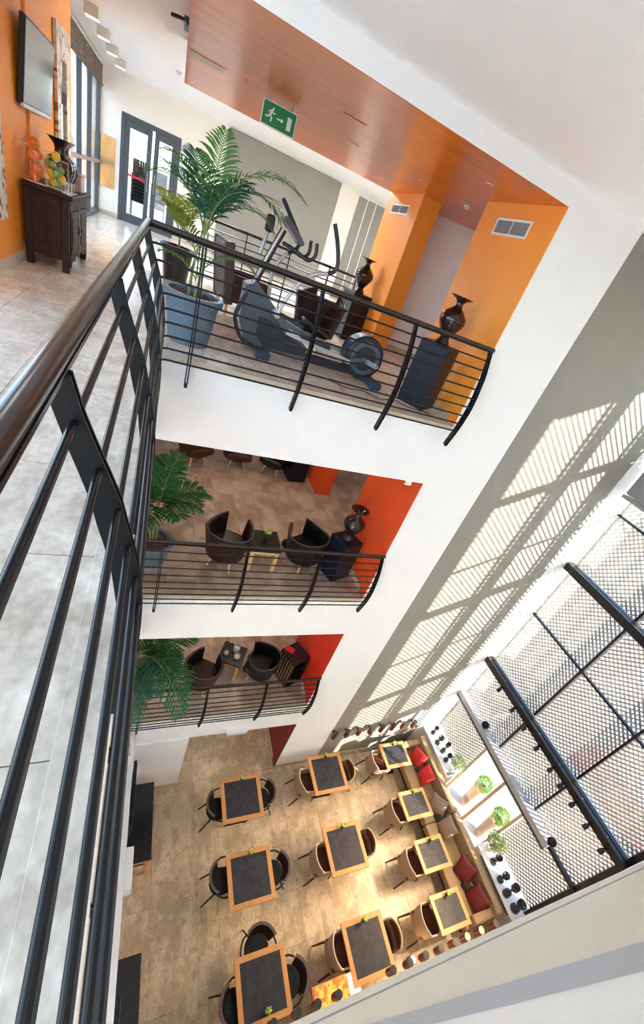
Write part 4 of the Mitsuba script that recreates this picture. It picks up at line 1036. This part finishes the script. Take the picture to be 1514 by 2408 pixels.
part(xm, 'mast_cover', tube(smooth_path([P3(.845, .62, yc - .03), P3(.945, .95, yc - .03), P3(1.055, 1.28, yc - .03)], 4), .018, 8), 'trainer_silver', smooth=50)
cons = rot(softbox(.05, .30, .30, .02), -53, (0, 1, 0))
part(xm, 'console', mv(cons, 1.16, yc, F3 + 1.30), 'trainer_grey', smooth=35)
part(xm, 'console_screen', mv(rot(cbox(-.004, .004, -.12, .12, -.11, .11, .002), -53, (0, 1, 0)), 1.176, yc, F3 + 1.322), 'tv_screen')
part(xm, 'console_back', mv(rot(softbox(.03, .12, .10, .01), -53, (0, 1, 0)), 1.04, yc, F3 + 1.40), 'white_plastic', smooth=35)
for s in (-1, 1):
    ya = yc + s * .30
    part(xm, 'moving_arm', tube(smooth_path([P3(1.14, .50, ya), P3(1.19, .66, ya), P3(1.29, .86, ya), P3(1.42, 1.0, ya), P3(1.58, 1.06, ya)] if s < 0 else [P3(1.15, .50, ya), P3(1.115, .66, ya), P3(1.11, .85, ya), P3(1.16, .98, ya), P3(1.24, 1.08, ya)], 5), .021, 10), 'trainer_silver', smooth=50, label='silver lower lever')
    part(xm, 'arm_grip', tube(smooth_path([P3(1.57, 1.055, ya), P3(1.64, 1.11, ya), P3(1.645, 1.20, ya), P3(1.58, 1.36, ya), P3(1.50, 1.50, ya)] if s < 0 else [P3(1.235, 1.075, ya), P3(1.32, 1.15, ya), P3(1.32, 1.25, ya), P3(1.17, 1.42, ya), P3(1.05, 1.54, ya)], 5), .022, 10), 'trainer_dark', smooth=50, label='black curved grip')
    part(xm, 'pivot', cyl(P3(1.14, .50, yc + s * .14), P3(1.14, .50, ya + s * .03), .032, 12), 'trainer_silver')
    part(xm, 'swing_link', beam(P3(1.15, .50, ya), P3(1.30, .36, yc + s * .24), .03, .07), 'trainer_grey')
    part(xm, 'pedal_bar', beam(P3(1.30, .35, yc + s * .24), P3(2.20, .22 + (.03 if s > 0 else 0), yc + s * .20), .045, .05), 'trainer_silver')
    pd = softbox(.40, .17, .05, .02)
    part(xm, 'pedal', mv(rot(pd, 12 + s * 6, (0, 1, 0)), 1.72 + s * .06, yc + s * .24, F3 + .38 + s * .03), 'trainer_dark', smooth=35)
    part(xm, 'pedal_arm', beam(P3(1.26, .44, yc + s * .24), P3(1.62, .36, yc + s * .24), .05, .06), 'trainer_grey')
    part(xm, 'crank', beam(P3(2.42, .30, yc + s * .17), P3(2.20, .24, yc + s * .19), .025, .05), 'trainer_grey')
    part(xm, 'fixed_grip', tube(smooth_path([P3(1.10, 1.16, yc), P3(1.22, 1.14, yc + s * .08), P3(1.36, 1.10, yc + s * .13), P3(1.43, 1.16, yc + s * .14), P3(1.42, 1.28, yc + s * .14)], 5), .019, 10), 'trainer_dark', smooth=50)
part(xm, 'bottle_post', tube(smooth_path([P3(.90, .98, yc + .14), P3(.94, 1.22, yc + .16)], 3), .022, 8), 'trainer_silver', smooth=50)
part(xm, 'bottle_holder', cbox(.90, .99, yc + .12, yc + .21, F3 + 1.2, F3 + 1.36, .02), 'trainer_dark')
solo('power_cable', 'thin black cable trailing on the floor from the exercise machine to the pedestal', 'cable', tube(smooth_path([P3(1.9, .006, 4.85), P3(2.15, .006, 4.72), P3(2.35, .006, 4.78), P3(2.55, .006, 4.62), P3(2.8, .006, 4.75), P3(2.95, .006, 4.6), P3(3.3, .006, 4.55)], 6), .005, 5), 'rubber', smooth=True)
sk = thing('wall_socket', 'white wall socket with a plug on the orange column', 'socket')
part(sk, 'plate', cbox(3.405, 3.42, 7.98, 8.06, F3 + .34, F3 + .42, .003), 'white_plastic')
part(sk, 'plug', cbox(3.37, 3.405, 8.0, 8.04, F3 + .36, F3 + .40, .005), 'white_plastic')

# ================================================================== TOP FLOOR: CEILING AND WALL FITTINGS
def vent(label, y0, y1, z0, z1, x, n=14):
    k = thing('air_vent', label, 'vent')
    part(k, 'frame', cat_([cbox(x - .014, x, y0, y1, z0, z0 + .022, .002), cbox(x - .014, x, y0, y1, z1 - .022, z1, .002), cbox(x - .014, x, y0, y0 + .022, z0, z1, .002), cbox(x - .014, x, y1 - .022, y1, z0, z1, .002), cbox(x - .012, x, (y0 + y1) / 2 - .006, (y0 + y1) / 2 + .006, z0, z1, .002)]), 'white_plastic')
    part(k, 'backing', box(x - .002, x - .001, y0 + .01, y1 - .01, z0 + .01, z1 - .01), 'dark_frame')
    for i in range(n):
        yy = y0 + .03 + (y1 - y0 - .06) * (i + .5) / n
        part(k, 'slat', box(x - .011, x - .002, yy - .004, yy + .004, z0 + .02, z1 - .02), 'vent_grey')
vent('white-framed air vent high on the wide orange wall above the vase', 4.70, 5.36, 11.475, 11.645, 3.53, 22)
vent('white-framed air vent high on the orange column', 7.70, 8.42, 11.50, 11.64, 3.42, 14)
es = thing('exit_sign', 'green emergency exit sign with a running man hanging from the orange ceiling', 'sign')
ex0, ex1, ey, ez0, ez1 = .80, 1.18, 6.55, 11.545, 11.745
part(es, 'board', cbox(ex0, ex1, ey, ey + .03, ez0, ez1, .003), 'sign_green')
part(es, 'rim', cat_([box(ex0 - .006, ex1 + .006, ey - .003, ey + .034, ez0 - .008, ez0), box(ex0 - .006, ex1 + .006, ey - .003, ey + .034, ez1, ez1 + .008), box(ex0 - .008, ex0, ey - .003, ey + .034, ez0, ez1), box(ex1, ex1 + .008, ey - .003, ey + .034, ez0, ez1)]), 'white_plastic')
part(es, 'hanger', cat_([box(x - .006, x + .006, ey + .01, ey + .02, ez1, SOFF) for x in (ex0 + .06, ex1 - .06)]), 'grey_steel')
from shapely import union_all
man = union_all([Point(.112, .152).buffer(.012), LineString([(.103, .135), (.085, .095)]).buffer(.011), LineString([(.085, .095), (.108, .075), (.100, .045)]).buffer(.008), LineString([(.083, .095), (.062, .072), (.040, .074)]).buffer(.008), LineString([(.102, .132), (.122, .112), (.136, .122)]).buffer(.0055), LineString([(.100, .132), (.076, .130), (.064, .112)]).buffer(.0055)])
arrow = union_all([sbox(.165, .085, .222, .096), Polygon([(.215, .070), (.247, .0905), (.215, .111)])])
door_i = sbox(.285, .035, .335, .150)
for nm, sh_ in (('running_man', man), ('arrow', arrow), ('door_symbol', door_i)):
    gs = affinity.translate(sh_, ex0, ez0)
    part(es, nm, cat_([plate_y(q, ey - .004, ey + .001) for q in getattr(gs, 'geoms', [gs])]), 'white_plastic')
def downlight(x, y, z, label, power, r=.034, show=True):
    k = thing('downlight', label, 'lamp')
    part(k, 'trim', lathe([(r, 0), (r + .012, -.001), (r + .013, -.006), (r, -.008)], 20), 'white_plastic', to=at(x, y, z))
    d = mikit.ply(lathe([(0, -.003), (r, -.003)], 16), 'white_plastic')
    n_ = np.asarray(meshkit.WRITTEN[d['filename']][0])
    d['emitter'] = {'type': 'area', 'radiance': {'type': 'rgb', 'value': [power * c_ * LAMP for c_ in (1.0, .70, .40)]}}
    part(k, 'lamp_glass', d, None, to=at(x, y, z) @ T().rotate([1, 0, 0], 180) @ T().translate([0, 0, 0]))
for (x, y, lab) in ((2.90, 8.02, 'small recessed ceiling light in front of the orange column'), (2.97, 6.60, 'small recessed ceiling light left of the smoke detector'), (3.04, 5.07, 'small recessed ceiling light above the wide orange wall'), (4.28, 8.02, 'small recessed ceiling light in the corridor')):
    downlight(x, y, SOFF, lab, 170)
def detector(x, y, z, lab, m_='cream_plastic', s=1.0):
    solo('smoke_detector', lab, 'smoke detector', lathe([(0, -.045), (.025, -.045), (.03, -.03), (.05, -.025), (.055, 0), (0, 0)], 22), m_, smooth=30, to=T().translate([x, y, z]).scale(s))
detector(3.76, 6.58, SOFF, 'round smoke detector on the orange ceiling by the corridor')
detector(.57, 6.60, SOFF, 'small reddish sprinkler rose on the orange ceiling left of the exit sign', 'copper_pale', .6)
detector(-.14, 11.0, HI, 'white smoke detector on the white ceiling')
for (x0, x1, y0, y1, lab) in ((-.005, .37, 6.52, 6.80, 'long pale access panel in the orange ceiling near its left edge'), (1.42, 1.72, 5.55, 5.78, 'flush square access panel in the middle of the orange ceiling')):
    k = thing('ceiling_panel', lab, 'ceiling panel')
    part(k, 'frame', cbox(x0, x1, y0, y1, SOFF - .006, SOFF, .002), 'orange_ceiling')
    part(k, 'infill', cbox(x0 + .02, x1 - .02, y0 + .02, y1 - .02, SOFF - .010, SOFF - .006, .002), 'pale_wood' if x0 < 0 else 'orange_ceiling')
k = thing('ceiling_speaker', 'round flush ceiling speaker in the orange ceiling', 'speaker')
part(k, 'grille', lathe([(0, -.012), (.07, -.012), (.085, -.006), (.09, 0), (0, 0)], 28), 'copper_pale', smooth=30, to=at(1.95, 6.70, SOFF))
for i, (x, y) in enumerate(((-1.27, 9.60), (-1.26, 10.75), (-1.25, 11.85), (-1.22, 12.95))):
    k = thing('ceiling_light', f'square white box light on the white gallery ceiling, {ORD[i]} from the television', 'lamp', 'box lights on the gallery ceiling')
    part(k, 'housing', cbox(x - .09, x + .09, y - .09, y + .09, HI - .12, HI, .006), 'cream_plastic')
    d = mikit.ply(box(x - .075, x + .075, y - .075, y + .075, HI - .124, HI - .121), 'white_plastic'); d['emitter'] = {'type': 'area', 'radiance': {'type': 'rgb', 'value': [1.6 * LAMP, 1.4 * LAMP, 1.1 * LAMP]}}
    part(k, 'diffuser', d, None)
k = thing('wall_bracket', 'small black bent bracket at the left edge of the orange ceiling', 'bracket')
part(k, 'arm', tube(smooth_path([(-.045, 5.86, SOFF + .02), (-.06, 5.7, SOFF + .0), (-.075, 5.55, SOFF - .02), (-.16, 5.45, SOFF - .05)], 4), .013, 8), 'black_steel', smooth=50)
part(k, 'plate', cbox(-.07, -.03, 5.75, 6.0, SOFF + .0, SOFF + .05, .004), 'black_steel')
for i, (x, y) in enumerate(((-.85, -1.6), (-.85, .4), (-.85, 2.4), (-.85, 4.2), (1.0, 10.0), (3.0, 10.2), (5.0, 10.0), (5.9, 6.6))):  # lights added out of view to brighten gallery, far room and corridor
    k = thing('ceiling_light', f'added unseen flat light of the top floor, {ORD[i]} along the gallery', 'lamp', 'added unseen lights of the top floor')
    d = mikit.ply(box(x - .25, x + .25, y - .25, y + .25, (HI if x != 5.9 else SOFF) - .02, (HI if x != 5.9 else SOFF) - .006), 'white_plastic')
    d['emitter'] = {'type': 'area', 'radiance': {'type': 'rgb', 'value': [c_ * LAMP * (1.6 if x < 0 else 3.0 if x == 5.9 else 20.0) for c_ in (.95, 1.0, 1.05)]}}
    part(k, 'diffuser', d, None)
# unseen lamps that light the storeys below
for i, (x, y, z) in enumerate([(.9, 6.2, F3 - .36), (2.6, 6.2, F3 - .36), (1.8, 8.0, F3 - .36), (4.6, 6.6, F3 - .36), (.9, 6.2, F2 - .36), (2.6, 6.2, F2 - .36), (1.8, 8.0, F2 - .36), (4.6, 6.6, F2 - .36), (2.3, 5.6, F1 - .36)]):
    k = thing('ceiling_light', f'added unseen flat light under the balcony, {ORD[i]} of the lower storeys', 'lamp', 'added unseen lights under the balconies')
    d = mikit.ply(box(x - .15, x + .15, y - .15, y + .15, z - .02, z - .001), 'white_plastic')
    d['emitter'] = {'type': 'area', 'radiance': {'type': 'rgb', 'value': [c_ * LAMP * (5.5 if z > 2.6 else 5.0) for c_ in (1.0, .80, .58)]}}
    part(k, 'diffuser', d, None)

# ================================================================== LEFT GALLERY
tvk = thing('television', 'flat grey-screened television tilted on the orange wall', 'television')
tt = T().translate([-1.43, 7.10, 11.10]).rotate([0, 1, 0], 5)
part(tvk, 'case', cbox(-.03, .02, -.62, .62, -.33, .33, .006), 'black_steel', to=tt)
part(tvk, 'screen', box(.02, .023, -.60, .60, -.30, .31), 'tv_screen', to=tt)
part(tvk, 'lower_bezel', cbox(.0, .026, -.62, .62, -.345, -.31, .004), 'trainer_silver', to=tt, label='silver lower bezel')
part(tvk, 'wall_mount', cbox(-1.48, -1.42, 6.95, 7.25, 10.98, 11.22, .004), 'black_steel')
def mosaic_mirror(y0, y1, z0, z1, label, x=-1.47):
    k = thing('mosaic_mirror', label, 'mirror')
    f = (y1 - y0) * .27
    part(k, 'frame', cat_([cbox(x, x + .04, y0, y0 + f, z0, z1, .004), cbox(x, x + .04, y1 - f, y1, z0, z1, .004), cbox(x, x + .04, y0 + f, y1 - f, z1 - .30, z1, .004), cbox(x, x + .04, y0 + f, y1 - f, z0, z0 + .3, .004)]), 'mosaic')
    part(k, 'glass', box(x + .008, x + .012, y0 + f, y1 - f, z0 + .3, z1 - .3), 'mirror')
    part(k, 'dark_band', cbox(x, x + .03, y0 + f, y1 - f, 10.98, 11.10, .003), 'dark_wood')
mosaic_mirror(8.10, 8.92, 9.75, 11.70, 'tall narrow mirror in a pale mosaic frame between the television and the window')
mosaic_mirror(5.15, 5.82, 9.84, 11.60, 'pale mosaic mirror frame at the left border of the photo', -1.50)
cab = thing('wooden_cabinet', 'dark antique wooden cabinet with two doors against the orange wall', 'cabinet')
cx0, cx1, cy0, cy1, cz = -1.455, -1.05, 6.38, 7.62, F3
part(cab, 'top', cbox(cx0 - .01, cx1 + .05, cy0 - .05, cy1 + .05, cz + .735, cz + .775, .008), 'dark_wood')
part(cab, 'body', cbox(cx0, cx1, cy0, cy1, cz + .12, cz + .735, .005), 'dark_wood')
for y in (cy0 + .03, cy1 - .03):
    for x in (cx0 + .03, cx1 - .03): part(cab, 'leg', cbox(x - .035, x + .035, y - .035, y + .035, cz, cz + .74, .006), 'dark_wood')
for xa, xb in ((cx0 + .07, cx0 + .19), (cx0 + .21, cx1 - .07)):
    part(cab, 'side_panel', cbox(xa, xb, cy0 - .006, cy0, cz + .16, cz + .70, .003), 'dark_wood')
part(cab, 'side_rail', cbox(cx0 + .06, cx1 - .06, cy0 - .012, cy0, cz + .52, cz + .56, .003), 'dark_wood')
part(cab, 'front_rail', cbox(cx1, cx1 + .012, cy0 + .05, cy1 - .05, cz + .62, cz + .73, .003), 'dark_wood')
ym = (cy0 + cy1) / 2
for (a, b) in ((cy0 + .10, ym - .035), (ym + .035, cy1 - .10)):
    dk = part(cab, 'door', cbox(cx1, cx1 + .014, a, b, cz + .19, cz + .61, .004), 'dark_wood')
    part(dk, 'panel', cbox(cx1 + .012, cx1 + .020, a + .06, b - .06, cz + .23, cz + .57, .004), 'dark_wood')
    hy = b - .05 if b < ym else a + .05
    part(dk, 'ring_pull', mv(rot(trimesh.creation.torus(.022, .005, 16, 8), 90, (0, 1, 0)), cx1 + .03, hy, cz + .40), 'black_steel', smooth=True)
part(cab, 'centre_post', cbox(cx1, cx1 + .018, ym - .03, ym + .03, cz + .17, cz + .62, .003), 'charcoal_lacquer')
part(cab, 'lock_plate', mv(rot(lathe([(0, 0), (.05, 0), (.05, .006), (0, .01)], 20), 90, (0, 1, 0)), cx1 + .018, ym, cz + .40), 'black_steel', smooth=30)
ap_ = [(cy0 + .05, .12)] + [(cy0 + .06 + (cy1 - cy0 - .12) * t, .055 + .05 * abs(math.sin(t * math.pi * 4)) + .04 * (4 * (t - .5) ** 2 < .4)) for t in np.linspace(0, 1, 25)] + [(cy1 - .05, .12), (cy1 - .05, .19), (cy0 + .05, .19)]
part(cab, 'scalloped_apron', plate_x(Polygon([(y, z + cz) for y, z in ap_]).buffer(0), cx1, cx1 + .014), 'dark_wood')
ctop = F3 + .775
jar_m = lathe([(.0, .004), (.10, .004), (.112, .012), (.115, .27), (.112, .27), (.109, .014), (.0, .008)], 28)
jars = []
for (x, y, h, lab) in ((-1.36, 6.52, 1.15, 'tall glass jar of oranges at the wall end of the antique cabinet'), (-1.20, 6.66, 1.0, 'glass jar of lemons and limes on the antique cabinet')):
    k = thing('glass_jar', lab, 'jar')
    part(k, 'glass', lathe([(0.0, .002), (.105, .002), (.115, .02), (.115, .27 * h)], 28), 'jar_glass', smooth=40, to=at(x, y, ctop))
    part(k, 'rim', mv(trimesh.creation.torus(.115, .0018, 28, 6), 0, 0, .27 * h), 'cream_plastic', smooth=True, to=at(x, y, ctop))
    part(k, 'foot', lathe([(0, 0), (.10, 0), (.105, .004), (0, .004)], 24), 'white_plastic', to=at(x, y, ctop))
orange_m = trimesh.creation.icosphere(3, .05)
lemon_m = trimesh.creation.icosphere(3, .042).apply_scale((1, 1, 1.0)); vv = lemon_m.vertices; lemon_m.vertices = vv * np.column_stack([np.ones(len(vv)), np.ones(len(vv)), 1 + .28 * np.abs(vv[:, 2] / .042) ** 4])
lime_m = trimesh.creation.icosphere(3, .034)
FR = [('orange', 'orange_fruit', -1.36, 6.49, .34, 'orange heaped highest above the first jar'), ('orange', 'orange_fruit', -1.35, 6.555, .255, 'orange near the rim of the first jar'), ('orange', 'orange_fruit', -1.375, 6.475, .225, 'orange pressed against the wall side of the first jar'), ('orange', 'orange_fruit', -1.34, 6.50, .13, 'orange in the middle of the first jar'), ('orange', 'orange_fruit', -1.38, 6.55, .06, 'orange at the bottom of the first jar'),
      ('lemon', 'lemon_fruit', -1.20, 6.64, .29, 'lemon heaped above the rim of the second jar'), ('lemon', 'lemon_fruit', -1.235, 6.70, .055, 'lemon at the bottom of the second jar'), ('lemon', 'lemon_fruit', -1.25, 6.63, .13, 'lemon at the left side of the second jar'), ('lemon', 'lemon_fruit', -1.16, 6.70, .10, 'lemon at the right side of the second jar'),
      ('lime', 'lime_fruit', -1.23, 6.62, .21, 'lime at the upper left of the second jar'), ('lime', 'lime_fruit', -1.16, 6.66, .18, 'lime at the upper right of the second jar'), ('lime', 'lime_fruit', -1.19, 6.60, .14, 'lime in the middle of the second jar'), ('lime', 'lime_fruit', -1.18, 6.62, .05, 'lime at the bottom of the second jar')]
for nm, m_, x, y, h, lab in FR:
    me = {'orange': orange_m, 'lemon': lemon_m, 'lime': lime_m}[nm]
    solo(nm, lab, nm, rot(me, 70 * len(lab) % 180, (1, .3, 0)), m_, smooth=True, to=at(x, y, ctop + h))
tv_ = lathe([(0, 0), (.07, 0), (.075, .015), (.10, .06), (.145, .16), (.15, .21), (.12, .27), (.06, .31), (.05, .36), (.065, .40), (.12, .45), (.125, .455), (.11, .452), (.05, .39), (.035, .35), (0, .3)], 40)
solo('table_vase', 'dark brown flared vase on the antique cabinet, nearer the viewer', 'vase', tv_, 'bronze_glaze', smooth=35, to=at(-1.22, 6.98, ctop))
solo('table_vase', 'dark brown flared vase on the antique cabinet, partly hidden behind the other', 'vase', tv_, 'bronze_glaze', smooth=35, to=at(-1.24, 7.28, ctop))
gl = lathe([(0, .002), (.030, .002), (.036, .095)], 18)
for i, (x, y) in enumerate(((-1.10, 6.52), (-1.06, 6.62), (-1.10, 6.72), (-1.06, 6.80), (-1.12, 6.62), (-1.055, 6.45))):
    k = thing('drinking_glass', f'clear tumbler at the front of the antique cabinet top, {ORD[i]} of the row', 'glass', 'tumblers on the antique cabinet')
    part(k, 'bowl', gl, 'jar_glass', smooth=40, to=at(x, y, ctop))
    part(k, 'rim', mv(trimesh.creation.torus(.036, .0014, 18, 6), 0, 0, .095), 'white_plastic', smooth=True, to=at(x, y, ctop))
    part(k, 'foot', lathe([(0, 0), (.031, 0), (.031, .008), (0, .008)], 18), 'white_plastic', to=at(x, y, ctop))
wbx = thing('wooden_box', 'pale wooden box at the far end of the antique cabinet', 'box')
part(wbx, 'case', cbox(-1.30, -1.06, 7.30, 7.56, ctop, ctop + .16, .006), 'pale_wood')
part(wbx, 'lid', cbox(-1.31, -1.05, 7.29, 7.57, ctop + .16, ctop + .185, .006), 'pale_wood')
pnl = thing('painting', 'vertical orange and brown painted panel on the cream wall beside the glass door', 'painting')
part(pnl, 'board', cbox(-1.70, -1.40, 14.35, 14.39, 9.98, 10.97, .005), 'painted_panel')
bl = thing('bamboo_blind', 'dark bamboo roller blind across the top of the far window', 'blind')
for i, (a, b) in enumerate(((9.34, 10.58), (10.62, 11.83), (11.87, 13.08), (13.12, 14.34))):
    part(bl, 'panel', cbox(-1.70, -1.685, a, b, 11.78, 12.14, .003), 'blind_bamboo')
    part(bl, 'roll', cyl((-1.69, a, 11.80), (-1.69, b, 11.80), .025, 10), 'blind_bamboo')
    part(bl, 'head_rail', cbox(-1.71, -1.67, a, b, 12.12, 12.16, .004), 'cream_plastic')
# glass door and what stands behind it
gd = thing('door_3', 'dark-framed double glass door at the end of the gallery', 'door')
labels[gd]['kind'] = 'structure'
part(gd, 'frame', cat_([cbox(-1.29, -1.20, 14.38, 14.46, F3, 11.53, .004), cbox(-.07, .02, 14.38, 14.46, F3, 11.53, .004), cbox(-1.2, -.07, 14.38, 14.46, 11.43, 11.53, .004)]), 'dark_frame')
for (a, b) in ((-1.20, -.62), (-.56, -.07)):
    lf_ = part(gd, 'leaf', cat_([cbox(a, a + .10, 14.39, 14.44, F3 + .01, 11.43, .004), cbox(b - .10, b, 14.39, 14.44, F3 + .01, 11.43, .004), cbox(a + .1, b - .1, 14.39, 14.44, F3 + .01, F3 + .2, .004), cbox(a + .1, b - .1, 14.39, 14.44, 11.30, 11.43, .004)]), 'dark_frame')
    part(lf_, 'pane', box(a + .1, b - .1, 14.412, 14.418, F3 + .2, 11.30), 'glass_pane')
    part(lf_, 'red_stripe', box(a + .1, b - .1, 14.405, 14.411, 10.38, 10.42), 'red_band', label='red warning stripe on the glass')
    part(lf_, 'handle', cyl((b - .05 if a < -1 else a + .05, 14.36, 10.2), (b - .05 if a < -1 else a + .05, 14.36, 10.6), .012, 8), 'grey_steel')
struct('floor', box(-2.2, 2.5, 14.6, 19.5, F3 - .2, F3), 'travertine_cool', 'floor of the bright room behind the glass door')
struct('wall_beyond', cat_([box(-2.2, 2.5, 19.4, 19.5, F3, 10.2), box(2.4, 2.5, 14.6, 19.5, F3, HI), box(-2.2, 2.5, 19.4, 19.5, 11.9, HI)]), 'white_paint', 'white walls of the room behind the glass door')
struct('column_block', box(-1.42, -1.22, 15.4, 15.6, F3, HI), 'orange_paint', 'slim orange pier seen through the glass door')
for i, (x, y, n) in enumerate(((-.95, 16.3, 8), (-.45, 16.5, 7))):
    for j in range(n):
        k = thing('stacked_chair', f'black chair in the {("left", "right")[i]} stack behind the glass door, {ORD[j]} from the floor', 'chair')
        z = F3 + j * .085
        part(k, 'seat', cbox(x - .2, x + .2, y - .2, y + .2, z + .42, z + .46, .01), 'black_leather')
        part(k, 'backrest', cbox(x - .2, x + .2, y + .19, y + .23, z + .46, z + .80, .01), 'black_leather')
        for sx in (-.18, .18):
            for sy in (-.18, .2): part(k, 'leg', cyl((x + sx, y + sy, z if j == 0 else z + .34), (x + sx, y + sy, z + .42), .012, 6), 'black_steel')
